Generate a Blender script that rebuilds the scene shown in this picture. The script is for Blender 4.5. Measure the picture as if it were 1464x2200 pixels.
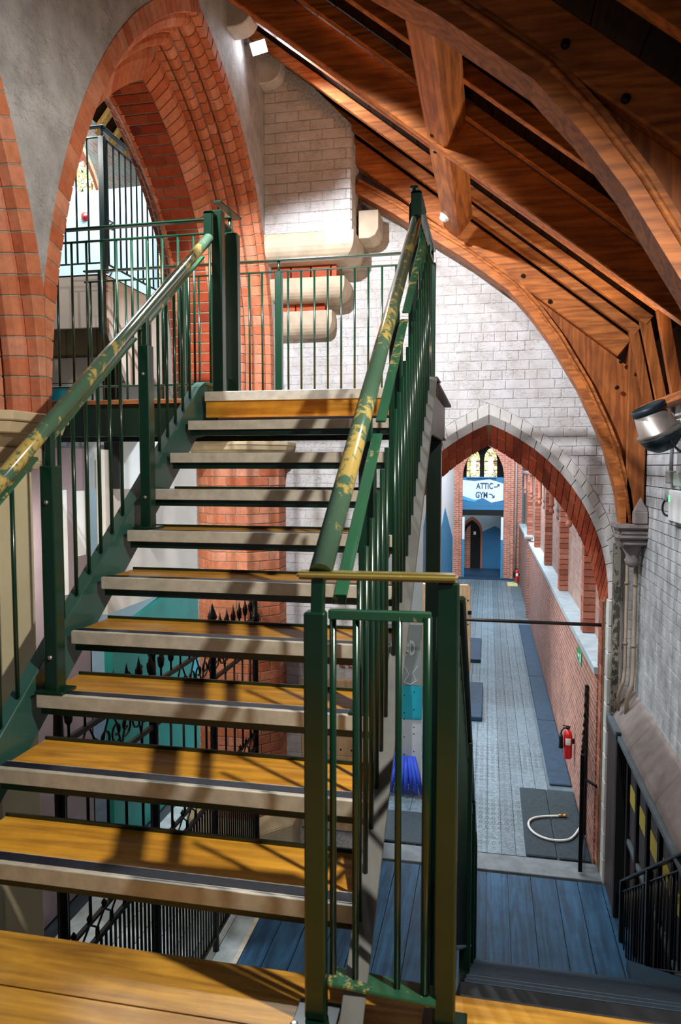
import bpy, bmesh, math, random
from mathutils import Vector, Matrix
random.seed(7)
sc = bpy.context.scene
for o in list(bpy.data.objects): bpy.data.objects.remove(o)
COL = sc.collection
Z3 = Vector((0, 0, 1))

# ------------------------------------------------------------------ camera
FPX, W, H = 1560.0, 1464, 2200
pitch = math.atan(100.0 / FPX)
yaw = math.atan(318.0 / FPX * math.cos(pitch))
CAMZ = 1.453
cd = bpy.data.cameras.new('camera'); cam = bpy.data.objects.new('camera', cd); COL.objects.link(cam)
cd.sensor_fit = 'VERTICAL'; cd.sensor_height = 36.0; cd.sensor_width = 24.0
cd.lens = 36.0 * FPX / H
cam.location = (0, 0, CAMZ); cam.rotation_euler = (math.pi / 2 - pitch, 0, yaw)
cd.clip_start = 0.05; cd.clip_end = 200
cd.dof.use_dof = True; cd.dof.focus_distance = 7.0; cd.dof.aperture_fstop = 6.3
sc.camera = cam

# ------------------------------------------------------------------ world, lights, exposure
wd = bpy.data.worlds.new('world'); sc.world = wd; wd.use_nodes = True
bg = wd.node_tree.nodes['Background']; bg.inputs[0].default_value = (0.75, 0.87, 1.0, 1); bg.inputs[1].default_value = 0.13
sc.view_settings.view_transform = 'Standard'; sc.view_settings.look = 'None'
sc.view_settings.exposure = 0.0; sc.view_settings.gamma = 1.0; sc.view_settings.use_curve_mapping = False

def light(name, kind, loc, target, power, color, **kw):
    l = bpy.data.lights.new(name, kind); l.energy = power; l.color = color
    for k, v in kw.items(): setattr(l, k, v)
    o = bpy.data.objects.new(name, l); COL.objects.link(o); o.location = loc
    d = Vector(target) - Vector(loc); o.rotation_euler = d.to_track_quat('-Z', 'Y').to_euler()
    return o
# lamp hung under the roof just above the photographer's right shoulder: it throws the railing shadows on the treads
light('flood_behind', 'SPOT', (0.75, 1.35, 2.85), (-1.2, 2.8, 0.3), 330, (1.0, 0.94, 0.85), spot_size=2.25, spot_blend=0.35, shadow_soft_size=0.03)
# LED floodlight high on the left wall (the lamp body is built below)
light('flood_led', 'SPOT', (-1.93, 6.38, 5.06), (0.3, 5.3, 2.0), 420, (0.90, 0.95, 1.0), spot_size=1.8, spot_blend=0.6, shadow_soft_size=0.04)
# second floodlight on the arcade wall between the two trusses, just above the picture: lights gable, far arch leg and right wall
light('flood_arcade', 'SPOT', (-1.72, 3.75, 4.20), (-1.591, 4.482, 3.531), 950, (0.92, 0.95, 1.0), spot_size=1.46, spot_blend=0.3, shadow_soft_size=0.04)
# area lights for the corridor daylight, the nave windows and the nave below the landing
light('corridor_daylight', 'AREA', (-0.9, 18.5, 4.2), (0.3, 21.3, -1.5), 3100, (0.80, 0.91, 1.0), shape='RECTANGLE', size=2.0, size_y=18.0)
light('corridor_daylight_near', 'AREA', (-0.6, 9.6, 3.6), (0.5, 9.4, -2.8), 110, (0.85, 0.93, 1.0), shape='RECTANGLE', size=1.2, size_y=2.0)
light('nave_daylight', 'AREA', (-5.6, 10.5, 9.0), (-6.5, 11.0, 2.0), 1650, (0.86, 0.94, 1.0), shape='RECTANGLE', size=4.0, size_y=8.0)
light('gallery_fill', 'POINT', (-4.4, 4.4, 4.9), (0, 0, 0), 90, (1.0, 0.97, 0.93), shadow_soft_size=0.15)  # fill light added to brighten the white gallery fascia, no lamp stands there
light('nave_area_light', 'AREA', (-3.3, 5.2, 0.9), (-4.0, 7.4, -1.6), 40, (1.0, 0.93, 0.82), shape='RECTANGLE', size=0.5, size_y=0.5)

# ------------------------------------------------------------------ materials
def lin(h):
    c = [int(h[i:i + 2], 16) / 255 for i in (0, 2, 4)]
    return tuple(((v + .055) / 1.055) ** 2.4 if v > .04045 else v / 12.92 for v in c) + (1,)
MATS = {}
class NT:
    def __init__(s, name):
        s.m = bpy.data.materials.new(name); s.m.use_nodes = True
        s.n = s.m.node_tree.nodes; s.l = s.m.node_tree.links
        s.b = s.n['Principled BSDF']
    def add(s, t, **kw):
        x = s.n.new(t)
        for k, v in kw.items():
            if k.startswith('i_'): x.inputs[k[2:].replace('_', ' ')].default_value = v
            else: setattr(x, k, v)
        return x
    def link(s, a, b): s.l.new(a, b)
    def coords(s, scale=(1, 1, 1), rot=(0, 0, 0), vary=True):
        tc = s.add('ShaderNodeNewGeometry'); mp = s.add('ShaderNodeMapping')
        mp.inputs['Scale'].default_value = scale; mp.inputs['Rotation'].default_value = rot
        if vary:
            oi = s.add('ShaderNodeObjectInfo'); cmb = s.add('ShaderNodeVectorMath', operation='SCALE'); cmb.inputs[0].default_value = (13.7, 7.3, 5.1)
            s.link(oi.outputs['Random'], cmb.inputs['Scale'])
            ad = s.add('ShaderNodeVectorMath', operation='ADD'); s.link(tc.outputs['Position'], ad.inputs[0]); s.link(cmb.outputs[0], ad.inputs[1])
            s.link(ad.outputs[0], mp.inputs['Vector'])
        else: s.link(tc.outputs['Position'], mp.inputs['Vector'])
        return mp.outputs[0]
    def ramp(s, fac, stops):
        r = s.add('ShaderNodeValToRGB'); e = r.color_ramp.elements
        while len(e) < len(stops): e.new(0.5)
        for q, (p, c) in zip(e, stops): q.position = p; q.color = lin(c) if isinstance(c, str) else c
        s.link(fac, r.inputs[0]); return r.outputs[0]
    def mix(s, fac, a, b, mode='MIX'):
        x = s.add('ShaderNodeMix', data_type='RGBA', blend_type=mode)
        for v, i in ((fac, 0), (a, 6), (b, 7)):
            if hasattr(v, 'is_linked'): s.link(v, x.inputs[i])
            else: x.inputs[i].default_value = v
        return x.outputs[2]
    def noise(s, vec, scale, detail=4, rough=.55):
        x = s.add('ShaderNodeTexNoise'); x.inputs['Scale'].default_value = scale; x.inputs['Detail'].default_value = detail; x.inputs['Roughness'].default_value = rough
        s.link(vec, x.inputs['Vector']); return x.outputs[0]
    def bump(s, h, strength=.3, dist=.01):
        x = s.add('ShaderNodeBump'); x.inputs['Strength'].default_value = strength; x.inputs['Distance'].default_value = dist
        s.link(h, x.inputs['Height']); s.link(x.outputs[0], s.b.inputs['Normal'])
    def rnd(s):
        oi = s.add('ShaderNodeObjectInfo'); g = s.add('ShaderNodeNewGeometry')
        a = s.add('ShaderNodeMath', operation='ADD'); s.link(oi.outputs['Random'], a.inputs[0]); s.link(g.outputs['Random Per Island'], a.inputs[1])
        f = s.add('ShaderNodeMath', operation='FRACT'); s.link(a.outputs[0], f.inputs[0]); return f.outputs[0]
    def done(s, col, rough=.6, metal=0., spec=.5, coat=0.):
        if hasattr(col, 'is_linked'): s.link(col, s.b.inputs['Base Color'])
        else: s.b.inputs['Base Color'].default_value = col
        if hasattr(rough, 'is_linked'): s.link(rough, s.b.inputs['Roughness'])
        else: s.b.inputs['Roughness'].default_value = rough
        s.b.inputs['Metallic'].default_value = metal; s.b.inputs['Specular IOR Level'].default_value = spec
        if coat: s.b.inputs['Coat Weight'].default_value = coat; s.b.inputs['Coat Roughness'].default_value = .15
        return s.m

def plain(name, h, rough=.6, metal=0., var=.12, scale=8., spec=.5, coat=0., bump=.1):
    if name in MATS: return MATS[name]
    t = NT(name); c = lin(h); v = t.coords()
    n = t.noise(v, scale, 5)
    dark = tuple(x * (1 - var * 1.6) for x in c[:3]) + (1,); lite = tuple(min(1, x * (1 + var)) for x in c[:3]) + (1,)
    col = t.ramp(n, [(.3, dark), (.7, lite)])
    if bump: t.bump(n, bump, .004)
    MATS[name] = t.done(col, rough, metal, spec, coat); return MATS[name]

def wood(name, base, dark, axis='x', rough=.5, ring=1.0, spec=.4, coat=0., fine=1.0):
    if name in MATS: return MATS[name]
    t = NT(name)
    sc_ = {'x': (.55, 7, 7), 'y': (7, .55, 7), 'z': (7, 7, .55), 'r': (.55, 7, 7)}[axis]
    rot = (0, math.atan(-.78), 0) if axis == 'r' else (0, 0, 0)
    v = t.coords(sc_, rot)
    n1 = t.noise(v, .8 * ring, 3, .5)
    w = t.add('ShaderNodeMath', operation='MULTIPLY'); t.link(n1, w.inputs[0]); w.inputs[1].default_value = 9.0
    f = t.add('ShaderNodeMath', operation='PINGPONG'); t.link(w.outputs[0], f.inputs[0]); f.inputs[1].default_value = .5
    n2 = t.noise(v, 6 * fine, 6, .7)
    a = t.add('ShaderNodeMath', operation='MULTIPLY_ADD'); t.link(f.outputs[0], a.inputs[0]); a.inputs[1].default_value = .62; 
    m2 = t.add('ShaderNodeMath', operation='MULTIPLY'); t.link(n2, m2.inputs[0]); m2.inputs[1].default_value = .85; t.link(m2.outputs[0], a.inputs[2])
    col = t.ramp(a.outputs[0], [(.22, dark), (.78, base)])
    hsv = t.add('ShaderNodeHueSaturation'); r = t.rnd()
    mr = t.add('ShaderNodeMapRange'); t.link(r, mr.inputs[0]); mr.inputs[3].default_value = .8; mr.inputs[4].default_value = 1.15
    t.link(mr.outputs[0], hsv.inputs['Value']); t.link(col, hsv.inputs['Color'])
    vv = t.coords((1.4, 1.4, 1.4)); n3 = t.noise(vv, 3.5, 4, .6)
    pat = t.ramp(n3, [(.34, (.58, .52, .45, 1)), (.56, (1, 1, 1, 1))])
    colw = t.mix(.5, hsv.outputs[0], pat, 'MULTIPLY')
    t.bump(a.outputs[0], .15, .003)
    MATS[name] = t.done(colw, rough, 0, spec, coat); return MATS[name]

def brickmat(name, tones, rough=.75, spec=.35):
    if name in MATS: return MATS[name]
    t = NT(name); r = t.rnd()
    k = len(tones)
    base = t.ramp(r, [(i / max(1, k - 1), c) for i, c in enumerate(tones)])
    v = t.coords((1, 1, 1)); n = t.noise(v, 16, 6, .65)
    sh = t.ramp(n, [(.25, (.55, .5, .5, 1)), (.6, (1, 1, 1, 1))])
    col = t.mix(.75, base, sh, 'MULTIPLY'); t.bump(n, .35, .004)
    MATS[name] = t.done(col, rough, 0, spec); return MATS[name]

def whitebrick(name, h, crack='2e2a28', amount=.85, tint='b9b4ae', rough=0):
    if name in MATS: return MATS[name]
    t = NT(name); v = t.coords((1, 1, 1), vary=False)
    n = t.noise(v, 5, 6, .6)
    col = t.ramp(n, [(.25, tint), (.62, h)])
    mp = t.add('ShaderNodeMapping'); mp.inputs['Scale'].default_value = (5, 5, 17); t.link(v, mp.inputs[0])
    d = t.noise(mp.outputs[0], 1.7, 8, .62)
    a = t.add('ShaderNodeMath', operation='SUBTRACT'); t.link(d, a.inputs[0]); a.inputs[1].default_value = .5
    b = t.add('ShaderNodeMath', operation='ABSOLUTE'); t.link(a.outputs[0], b.inputs[0])
    n3 = t.noise(v, 7, 3); 
    line = t.ramp(b.outputs[0], [(.0, (1, 1, 1, 1)), (.011, (0, 0, 0, 1))])
    gate = t.ramp(n3, [(.44, (0, 0, 0, 1)), (.54, (1, 1, 1, 1))])
    both = t.add('ShaderNodeMath', operation='MULTIPLY'); t.link(line, both.inputs[0]); t.link(gate, both.inputs[1])
    am = t.add('ShaderNodeMath', operation='MULTIPLY'); t.link(both.outputs[0], am.inputs[0]); am.inputs[1].default_value = amount
    col2 = t.mix(am.outputs[0], col, lin(crack))
    big = t.noise(v, 11 if rough else 30, 8, .75)
    t.bump(big, .9 if rough else .5, .03 if rough else .006)
    MATS[name] = t.done(col2, .7, 0, .35); return MATS[name]

def painted(name, h, worn, amt=.62, rough=.28, scale=9):
    if name in MATS: return MATS[name]
    t = NT(name); v = t.coords((1, 1, .6)); n = t.noise(v, scale, 8, .7); n2 = t.noise(v, 2.5, 3)
    a = t.add('ShaderNodeMath', operation='ADD'); t.link(n, a.inputs[0]); t.link(n2, a.inputs[1])
    m = t.add('ShaderNodeMath', operation='MULTIPLY'); t.link(a.outputs[0], m.inputs[0]); m.inputs[1].default_value = .5
    k = t.ramp(m.outputs[0], [(amt, (0, 0, 0, 1)), (amt + .03, (1, 1, 1, 1))])
    c = lin(h); col0 = t.ramp(n2, [(.3, tuple(x * .8 for x in c[:3]) + (1,)), (.7, tuple(x * 1.15 for x in c[:3]) + (1,))])
    col = t.mix(k, col0, lin(worn)); t.bump(n, .06, .003)
    MATS[name] = t.done(col, rough, 0, .5, .3); return MATS[name]

def emis(name, h, strength):
    if name in MATS: return MATS[name]
    t = NT(name); t.b.inputs['Emission Color'].default_value = lin(h); t.b.inputs['Emission Strength'].default_value = strength
    MATS[name] = t.done(lin(h), .4); return MATS[name]

green = painted('green_paint', '08301e', '8a9450', .70)
greenrail = painted('green_paint_worn', '2a5a40', 'a3935a', .545, .2, 34)
greendark = painted('dark_green_steel', '0a2418', '30403a', .75)
roundrail = painted('worn_round_rail', '4a6652', 'b59c55', .535, .16, 26)
railtop = painted('worn_handrail', '8a7a3c', 'cdb26a', .5, .22, 26)
blacksteel = plain('black_steel', '14171a', .35, .3, .2)
stringm = painted('stringer_paint', '2f5a50', '8fa09a', .72, .3)
alu = plain('aluminium', 'd2cab8', .4, .15, .12, 20)
navy = plain('navy_grip', '15192c', .6, 0, .25, 60)
treadw = wood('tread_oak', 'f0ae38', 'aa7026', 'x', .42, .8, .4, .15)
floorw = wood('landing_pine', 'f2b446', '94642a', 'x', .4, .9, .4, .15)
timber = wood('roof_timber', 'c87636', '6a3414', 'r', .6, .9)
timbery = wood('roof_timber_along', 'bc7034', '60300f', 'y', .6, .9)
timberz = wood('roof_timber_upright', 'bc6c30', '66320f', 'z', .6, .9)
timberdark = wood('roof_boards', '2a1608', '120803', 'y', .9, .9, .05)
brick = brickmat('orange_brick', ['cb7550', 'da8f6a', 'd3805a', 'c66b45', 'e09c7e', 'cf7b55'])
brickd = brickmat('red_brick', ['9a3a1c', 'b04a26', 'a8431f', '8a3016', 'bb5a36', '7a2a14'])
brickp = brickmat('pink_brick', ['a8604a', 'b9755c', '9a5440', 'c08068', '8a4a38'])
mortar = plain('mortar', 'a39a88', .9, 0, .15, 30)
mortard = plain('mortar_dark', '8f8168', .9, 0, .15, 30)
wbrick = whitebrick('white_painted_brick', 'd9d7d8')
wjoint = plain('painted_joint', 'c2bfbd', .85, 0, .25, 40)
plaster = whitebrick('white_plaster', 'd6d6d8', '2c2a2a', .7, 'a5a3a5', 1)
wring = whitebrick('white_painted_ring', 'd6d3cf', '4a4642', .4, 'bdb8b2')
stone = plain('cream_stone', 'cdb994', .75, 0, .12, 5)
stonew = plain('buff_stone', 'c9b8a0', .75, 0, .15, 6)
pinkstone = plain('pink_stone', '938884', .75, 0, .2, 5)
cream = plain('cream_paint', 'dccfa6', .6, 0, .06, 3)
iron = plain('wrought_iron', '1c1a18', .45, .6, .3, 30)
bluefloor = wood('blue_grey_boards', '2f5a7a', '152a3e', 'y', .5, .6, .3)
bluefloord = wood('dark_boards', '3a4650', '1c242c', 'y', .45, .6, .5)
rubber = plain('rubber_mat', '1f3038', .7, 0, .3, 25)
rubberb = plain('blue_mat', '173850', .65, 0, .25, 12)
ply = wood('plywood', 'd2ad84', 'b08a62', 'z', .6, .5)
white = plain('white_panel', 'd5dde0', .6, 0, .05, 3)
bluepan = plain('blue_panel', '2f7ea8', .6, 0, .08, 3)
turq = plain('turquoise_panel', '22b6cc', .55, 0, .08, 3)
teal = plain('teal_panel', '1f8a82', .6, 0, .1, 3)
greyp = plain('grey_panel', '9aa5a4', .65, 0, .06, 4)
mauve = plain('mauve_wall', '8d7f86', .8, 0, .08, 4)
darkwood = wood('dark_panelling', '4a3632', '241a18', 'z', .5, .5)
black = plain('black_void', '0b0b0c', .9, 0, .1)
yellow = plain('yellow_notice', 'c9b53a', .6, 0, .06)
redp = plain('extinguisher_red', 'c8141c', .25, 0, .05, 3, .5, .4)
plastic = plain('white_plastic', 'dfe4e2', .4, 0, .04, 5)
greyplastic = plain('grey_plastic', '8a8a88', .45, 0, .08, 8)
chrome = plain('lamp_metal', 'a9a49c', .35, .7, .1, 8)
exitg = plain('exit_green', '0f8a4c', .5, 0, .04)
brass = plain('brass', 'b98a4a', .35, .8, .1)
hosem = plain('white_hose', 'd8d4cc', .4, 0, .06)
bluefab = plain('blue_fabric', '2a4fd0', .6, 0, .15, 10)
signw = plain('sign_white', 'ccd8de', .6, 0, .05, 2)
signb = plain('sign_blue', '2a6f9a', .6, 0, .05, 2)

def corridor_boards():
    t = NT('stamped_boards'); v = t.coords((1, 1, 1), vary=False)
    sx = t.add('ShaderNodeSeparateXYZ'); t.link(v, sx.inputs[0])
    def M(op, a, b=None, c=None):
        x = t.add('ShaderNodeMath', operation=op)
        for i, q in enumerate((a, b, c)):
            if q is None: continue
            if hasattr(q, 'is_linked'): t.link(q, x.inputs[i])
            else: x.inputs[i].default_value = q
        return x.outputs[0]
    fx = M('SUBTRACT', M('FRACT', M('DIVIDE', sx.outputs[0], .077)), .5)
    fy = M('SUBTRACT', M('FRACT', M('DIVIDE', sx.outputs[1], .12)), .5)
    d = M('SQRT', M('ADD', M('MULTIPLY', M('MULTIPLY', fx, fx), 1.3), M('MULTIPLY', fy, fy)))
    ringv = M('LESS_THAN', M('ABSOLUTE', M('SUBTRACT', d, .27)), .09)
    n = t.noise(v, 1.2, 4); n2 = t.noise(v, 30, 5)
    g = t.ramp(n, [(.42, (0, 0, 0, 1)), (.55, (1, 1, 1, 1))])
    k = M('MULTIPLY', M('MULTIPLY', ringv, g), .7)
    base = t.ramp(n2, [(.3, '4c5c66'), (.7, '7b8c94')])
    hs = t.add('ShaderNodeHueSaturation'); mr = t.add('ShaderNodeMapRange'); t.link(t.rnd(), mr.inputs[0]); mr.inputs[3].default_value = .82; mr.inputs[4].default_value = 1.12
    t.link(mr.outputs[0], hs.inputs['Value']); t.link(base, hs.inputs['Color'])
    col = t.mix(k, hs.outputs[0], lin('2c3438'))
    return t.done(col, .42, 0, .5)
stamped = corridor_boards()

def brickwall(name, axes, c1, c2, mort, bw=.225, bh=.075):
    t = NT(name); v = t.coords((1, 1, 1), vary=False); sx = t.add('ShaderNodeSeparateXYZ'); t.link(v, sx.inputs[0])
    cb = t.add('ShaderNodeCombineXYZ'); t.link(sx.outputs[axes[0]], cb.inputs[0]); t.link(sx.outputs[axes[1]], cb.inputs[1])
    b = t.add('ShaderNodeTexBrick'); t.link(cb.outputs[0], b.inputs['Vector'])
    b.inputs['Color1'].default_value = lin(c1); b.inputs['Color2'].default_value = lin(c2); b.inputs['Mortar'].default_value = lin(mort)
    b.inputs['Scale'].default_value = 1; b.inputs['Brick Width'].default_value = bw; b.inputs['Row Height'].default_value = bh; b.inputs['Mortar Size'].default_value = .007
    n = t.noise(v, 4, 5); sh = t.ramp(n, [(.3, (.7, .7, .75, 1)), (.6, (1, 1, 1, 1))])
    col = t.mix(.8, b.outputs[0], sh, 'MULTIPLY'); t.bump(b.outputs['Fac'], -.4, .005)
    return t.done(col, .75, 0, .35)
bw_y = brickwall('corridor_brick_along', (1, 2), '9c5a46', 'b4715a', 'b9b4aa')
bw_x = brickwall('corridor_brick_across', (0, 2), 'a85a42', 'bd7055', 'b9b4aa')
bw_ylight = brickwall('panel_brick', (1, 2), 'a87864', 'b98c78', '8f9aa0')
bw_nave = brickwall('nave_brick', (1, 2), 'a07060', '8a9a90', 'a9a79a')

def glassmat(name):
    t = NT(name); v = t.coords((1, 1, 1), vary=False)
    vo = t.add('ShaderNodeTexVoronoi'); vo.inputs['Scale'].default_value = 9; t.link(v, vo.inputs['Vector'])
    sep = t.add('ShaderNodeSeparateColor'); t.link(vo.outputs['Color'], sep.inputs[0])
    col = t.ramp(sep.outputs[0], [(0, 'f4f0c8'), (.35, 'e8d070'), (.55, 'f6f4e0'), (.7, '8a5a30'), (.82, 'c8d890'), (1, 'f0e8b0')])
    v2 = t.add('ShaderNodeTexVoronoi', feature='DISTANCE_TO_EDGE'); v2.inputs['Scale'].default_value = 9; t.link(v, v2.inputs['Vector'])
    k = t.ramp(v2.outputs['Distance'], [(.03, (0, 0, 0, 1)), (.06, (1, 1, 1, 1))])
    c = t.mix(k, (.01, .01, .01, 1), col)
    t.link(c, t.b.inputs['Emission Color']); t.b.inputs['Emission Strength'].default_value = 1.1
    return t.done(c, .3)
stained = glassmat('stained_glass')

# ------------------------------------------------------------------ mesh helpers
def box(bm, a, b, M=None):
    x0, y0, z0 = a; x1, y1, z1 = b
    vs = [bm.verts.new(p) for p in ((x0, y0, z0), (x1, y0, z0), (x1, y1, z0), (x0, y1, z0), (x0, y0, z1), (x1, y0, z1), (x1, y1, z1), (x0, y1, z1))]
    for f in ((3, 2, 1, 0), (4, 5, 6, 7), (0, 1, 5, 4), (1, 2, 6, 5), (2, 3, 7, 6), (3, 0, 4, 7)): bm.faces.new([vs[i] for i in f])
    if M is not None:
        for v in vs: v.co = M @ v.co
    return vs
def hexa(bm, p):   # 8 points: bottom loop 4, top loop 4
    vs = [bm.verts.new(q) for q in p]
    for f in ((3, 2, 1, 0), (4, 5, 6, 7), (0, 1, 5, 4), (1, 2, 6, 5), (2, 3, 7, 6), (3, 0, 4, 7)): bm.faces.new([vs[i] for i in f])
def beam(bm, p0, p1, w, h, up=(0, 0, 1), off=0.):   # w across, h along up; off shifts along up
    p0 = Vector(p0); p1 = Vector(p1); d = (p1 - p0).normalized(); up = Vector(up)
    s = d.cross(up).normalized(); u = s.cross(d).normalized()
    q = []
    for p in (p0, p1):
        for a, b in ((-1, -1), (1, -1), (1, 1), (-1, 1)): q.append(p + s * (a * w / 2) + u * (b * h / 2 + off))
    hexa(bm, q)
def tube(bm, pts, r, n=8, cap=True):
    pts = [Vector(p) for p in pts]; rings = []
    rs = r if isinstance(r, (list, tuple)) else [r] * len(pts)
    prev = None
    for i, p in enumerate(pts):
        d = (pts[min(i + 1, len(pts) - 1)] - pts[max(i - 1, 0)]).normalized()
        ref = prev if prev is not None else (Vector((0, 0, 1)) if abs(d.z) < .9 else Vector((1, 0, 0)))
        s = d.cross(ref).normalized(); u = s.cross(d).normalized(); prev = u
        rings.append([bm.verts.new(p + (s * math.cos(a) + u * math.sin(a)) * rs[i]) for a in [2 * math.pi * k / n for k in range(n)]])
    for a, b in zip(rings, rings[1:]):
        for k in range(n): f = bm.faces.new((a[k], a[(k + 1) % n], b[(k + 1) % n], b[k])); f.smooth = n > 5
    if cap:
        bm.faces.new(list(reversed(rings[0]))); bm.faces.new(rings[-1])
def lathe(bm, prof, c, n=16, axis=(0, 0, 1)):   # prof: (radius, height along axis)
    ax = Vector(axis).normalized(); q = Vector((0, 0, 1)).rotation_difference(ax); c = Vector(c); rings = []
    for r, h in prof: rings.append([bm.verts.new(c + q @ Vector((r * math.cos(2 * math.pi * k / n), r * math.sin(2 * math.pi * k / n), h))) for k in range(n)])
    for a, b in zip(rings, rings[1:]):
        for k in range(n): f = bm.faces.new((a[k], a[(k + 1) % n], b[(k + 1) % n], b[k])); f.smooth = True
    bm.faces.new(list(reversed(rings[0]))); bm.faces.new(rings[-1])
def prism(bm, poly, fn, t0, t1):   # poly of 2d points, fn(u,v,t)->3d
    a = [bm.verts.new(fn(u, v, t0)) for u, v in poly]; b = [bm.verts.new(fn(u, v, t1)) for u, v in poly]; n = len(poly)
    bm.faces.new(a); bm.faces.new(list(reversed(b)))
    for i in range(n): bm.faces.new((a[i], b[i], b[(i + 1) % n], a[(i + 1) % n]))
XZ = lambda u, v, t: (u, t, v)
YZ = lambda u, v, t: (t, u, v)
XY = lambda u, v, t: (u, v, t)

def mesh(name, bm, mat=None, bevel=0., seg=1):
    bmesh.ops.recalc_face_normals(bm, faces=bm.faces[:])
    if bevel: bmesh.ops.bevel(bm, geom=bm.edges[:], offset=bevel, segments=seg, affect='EDGES', clamp_overlap=True)
    me = bpy.data.meshes.new(name); bm.to_mesh(me); bm.free()
    if mat: me.materials.append(mat)
    return me
def put(name, me, parent=None, loc=(0, 0, 0), rot=(0, 0, 0), scale=(1, 1, 1)):
    o = bpy.data.objects.new(name, me); COL.objects.link(o); o.location = loc; o.rotation_euler = rot; o.scale = scale
    if parent is not None:
        o.parent = parent; o.matrix_parent_inverse = base(parent).inverted()
    return o
def base(o):
    return Matrix.LocRotScale(o.location, o.rotation_euler, o.scale)
def mk(name, bm, mat, parent=None, bevel=0., seg=1): return put(name, mesh(name, bm, mat, bevel, seg), parent)
def NB(): return bmesh.new()
def tag(o, label, cat, group=None, kind=None):
    o['label'] = label; o['category'] = cat
    if group: o['group'] = group
    if kind: o['kind'] = kind
    return o
def thing(name, label, cat, loc=(0, 0, 0), group=None, kind=None):
    o = bpy.data.objects.new(name, None); COL.objects.link(o); o.location = loc; o.empty_display_size = .1
    return tag(o, label, cat, group, kind)
def bx(name, a, b, mat, parent=None, bevel=0.):
    m = NB(); box(m, a, b); return mk(name, m, mat, parent, bevel)
def bm1(name, p0, p1, w, h, mat, parent=None, up=(0, 0, 1), bevel=.003, off=0.):
    m = NB(); beam(m, p0, p1, w, h, up, off); return mk(name, m, mat, parent, bevel)
def tb(name, pts, r, mat, parent=None, n=8):
    m = NB(); tube(m, pts, r, n); return mk(name, m, mat, parent)
def unitbox(name, mat, bevel=.0):
    m = NB(); box(m, (-.5, -.5, -.5), (.5, .5, .5)); return mesh(name, m, mat, bevel)
ZL = -2.85            # lower floor
YG = 7.65             # gable wall face
XL = -2.20            # left wall face
XR = 1.47             # right wall face
R0, G0, D0 = .19, .248, 1.726
def nose(y): return (y - D0) / G0 * R0
def roofz(x): return 2.65 + .78 * (1.27 - x)
# ================================================================== SETTING
# ---- landing floor where the photographer stands
fl = thing('floor', 'golden pine landing floor in the foreground', 'floor', (0, 0, 0), None, 'structure')
bx('joist_edge', (-2.15, 1.86, -.16), (-.10, 1.925, -.045), greendark, fl)
um = unitbox('plank', floorw)
yb = 1.93
for i in range(14):
    w = .215; put('plank', um, fl, (-.38, yb - w * i - w / 2, -.02), (0, 0, 0), (3.55, w - .006, .045))
bx('subfloor', (-2.15, -1.1, -.14), (1.40, 1.88, -.05), blacksteel, fl)

# ---- lower floor
fl2 = thing('floor_lower', 'blue-grey boarded floor at the foot of the stairs', 'floor', (0, 0, ZL), None, 'structure')
bx('subfloor', (-2.6, -1.0, ZL - .12), (1.6, 7.62, ZL - .03), blacksteel, fl2)
um = unitbox('plank', bluefloor); um2 = unitbox('plank_light', plain('pale_boards', 'a9b4b4', .5, 0, .2, 6))
x = -2.08; k = 0
while x < 1.42:
    w = .235 + .02 * ((k * 7) % 3 - 1); w = min(w, 1.46 - x)
    put('plank', um, fl2, (x + w / 2, 3.35, ZL - .015), (0, 0, 0), (w - .007, 8.5, .03)); x += w; k += 1
nf = thing('floor_nave', 'pale boarded nave floor beyond the iron screen', 'floor', (-3, 4, ZL), None, 'structure')
for i in range(9): put('plank', um2, nf, (-2.12 - .19 * i - .095, 4.2, ZL - .015), (0, 0, 0), (.183, 9.6, .03))
bx('floor_trim', (-2.12, -.5, ZL), (-2.08, 7.6, ZL + .012), alu, nf)
bx('subfloor', (-12, -2, ZL - .1), (-2.6, 24, ZL - .035), bluefloord, nf)

# ---- corridor floor
fc = thing('floor_corridor', 'worn stamped plank floor of the long corridor', 'floor', (0, 8, ZL), None, 'structure')
bx('threshold', (-1.25, 7.64, ZL - .1), (1.24, 7.97, ZL + .012), plain('threshold_stone', '6f767a', .5, 0, .2, 7), fc, .006)
um = unitbox('plank', stamped)
for i in range(13):
    w = .158; put('plank', um, fc, (-1.225 + w * i + w / 2, 18.0, ZL - .015), (0, 0, 0), (w - .005, 20.0, .03))
bx('subfloor', (-1.6, 7.97, ZL - .12), (1.6, 31, ZL - .03), blacksteel, fc)
bx('concrete_strip', (.83, 8.0, ZL - .03), (1.16, 28, ZL - .002), plain('strip_concrete', '55646c', .6, 0, .2, 6), fc)

# ---- left arcade wall: two arcs of unequal radius meeting at the apex
ARN = (6.996, 1.624, 3.730); ARF = (4.784, 2.485, 2.544); ZS = 1.70; YM = 3.335
def apex(o):
    lo, hi = 4.2, 6.2
    f = lambda y: (ARN[1] + math.sqrt(max(0, (ARN[2] - o) ** 2 - (ARN[0] - y) ** 2))) - (ARF[1] + math.sqrt(max(0, (ARF[2] - o) ** 2 - (y - ARF[0]) ** 2)))
    for _ in range(50):
        m = (lo + hi) / 2
        if f(m) < 0: lo = m
        else: hi = m
    return lo, ARN[1] + math.sqrt(max(0, (ARN[2] - o) ** 2 - (ARN[0] - lo) ** 2))
def legN(o, n=24):   # near leg from springing to apex
    ya, za = apex(o); R = ARN[2] - o
    t0 = math.asin((ZS - ARN[1]) / R); t1 = math.atan2(za - ARN[1], ARN[0] - ya)
    return [(ARN[0] - R * math.cos(t), ARN[1] + R * math.sin(t)) for t in [t0 + (t1 - t0) * i / n for i in range(n + 1)]]
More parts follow.
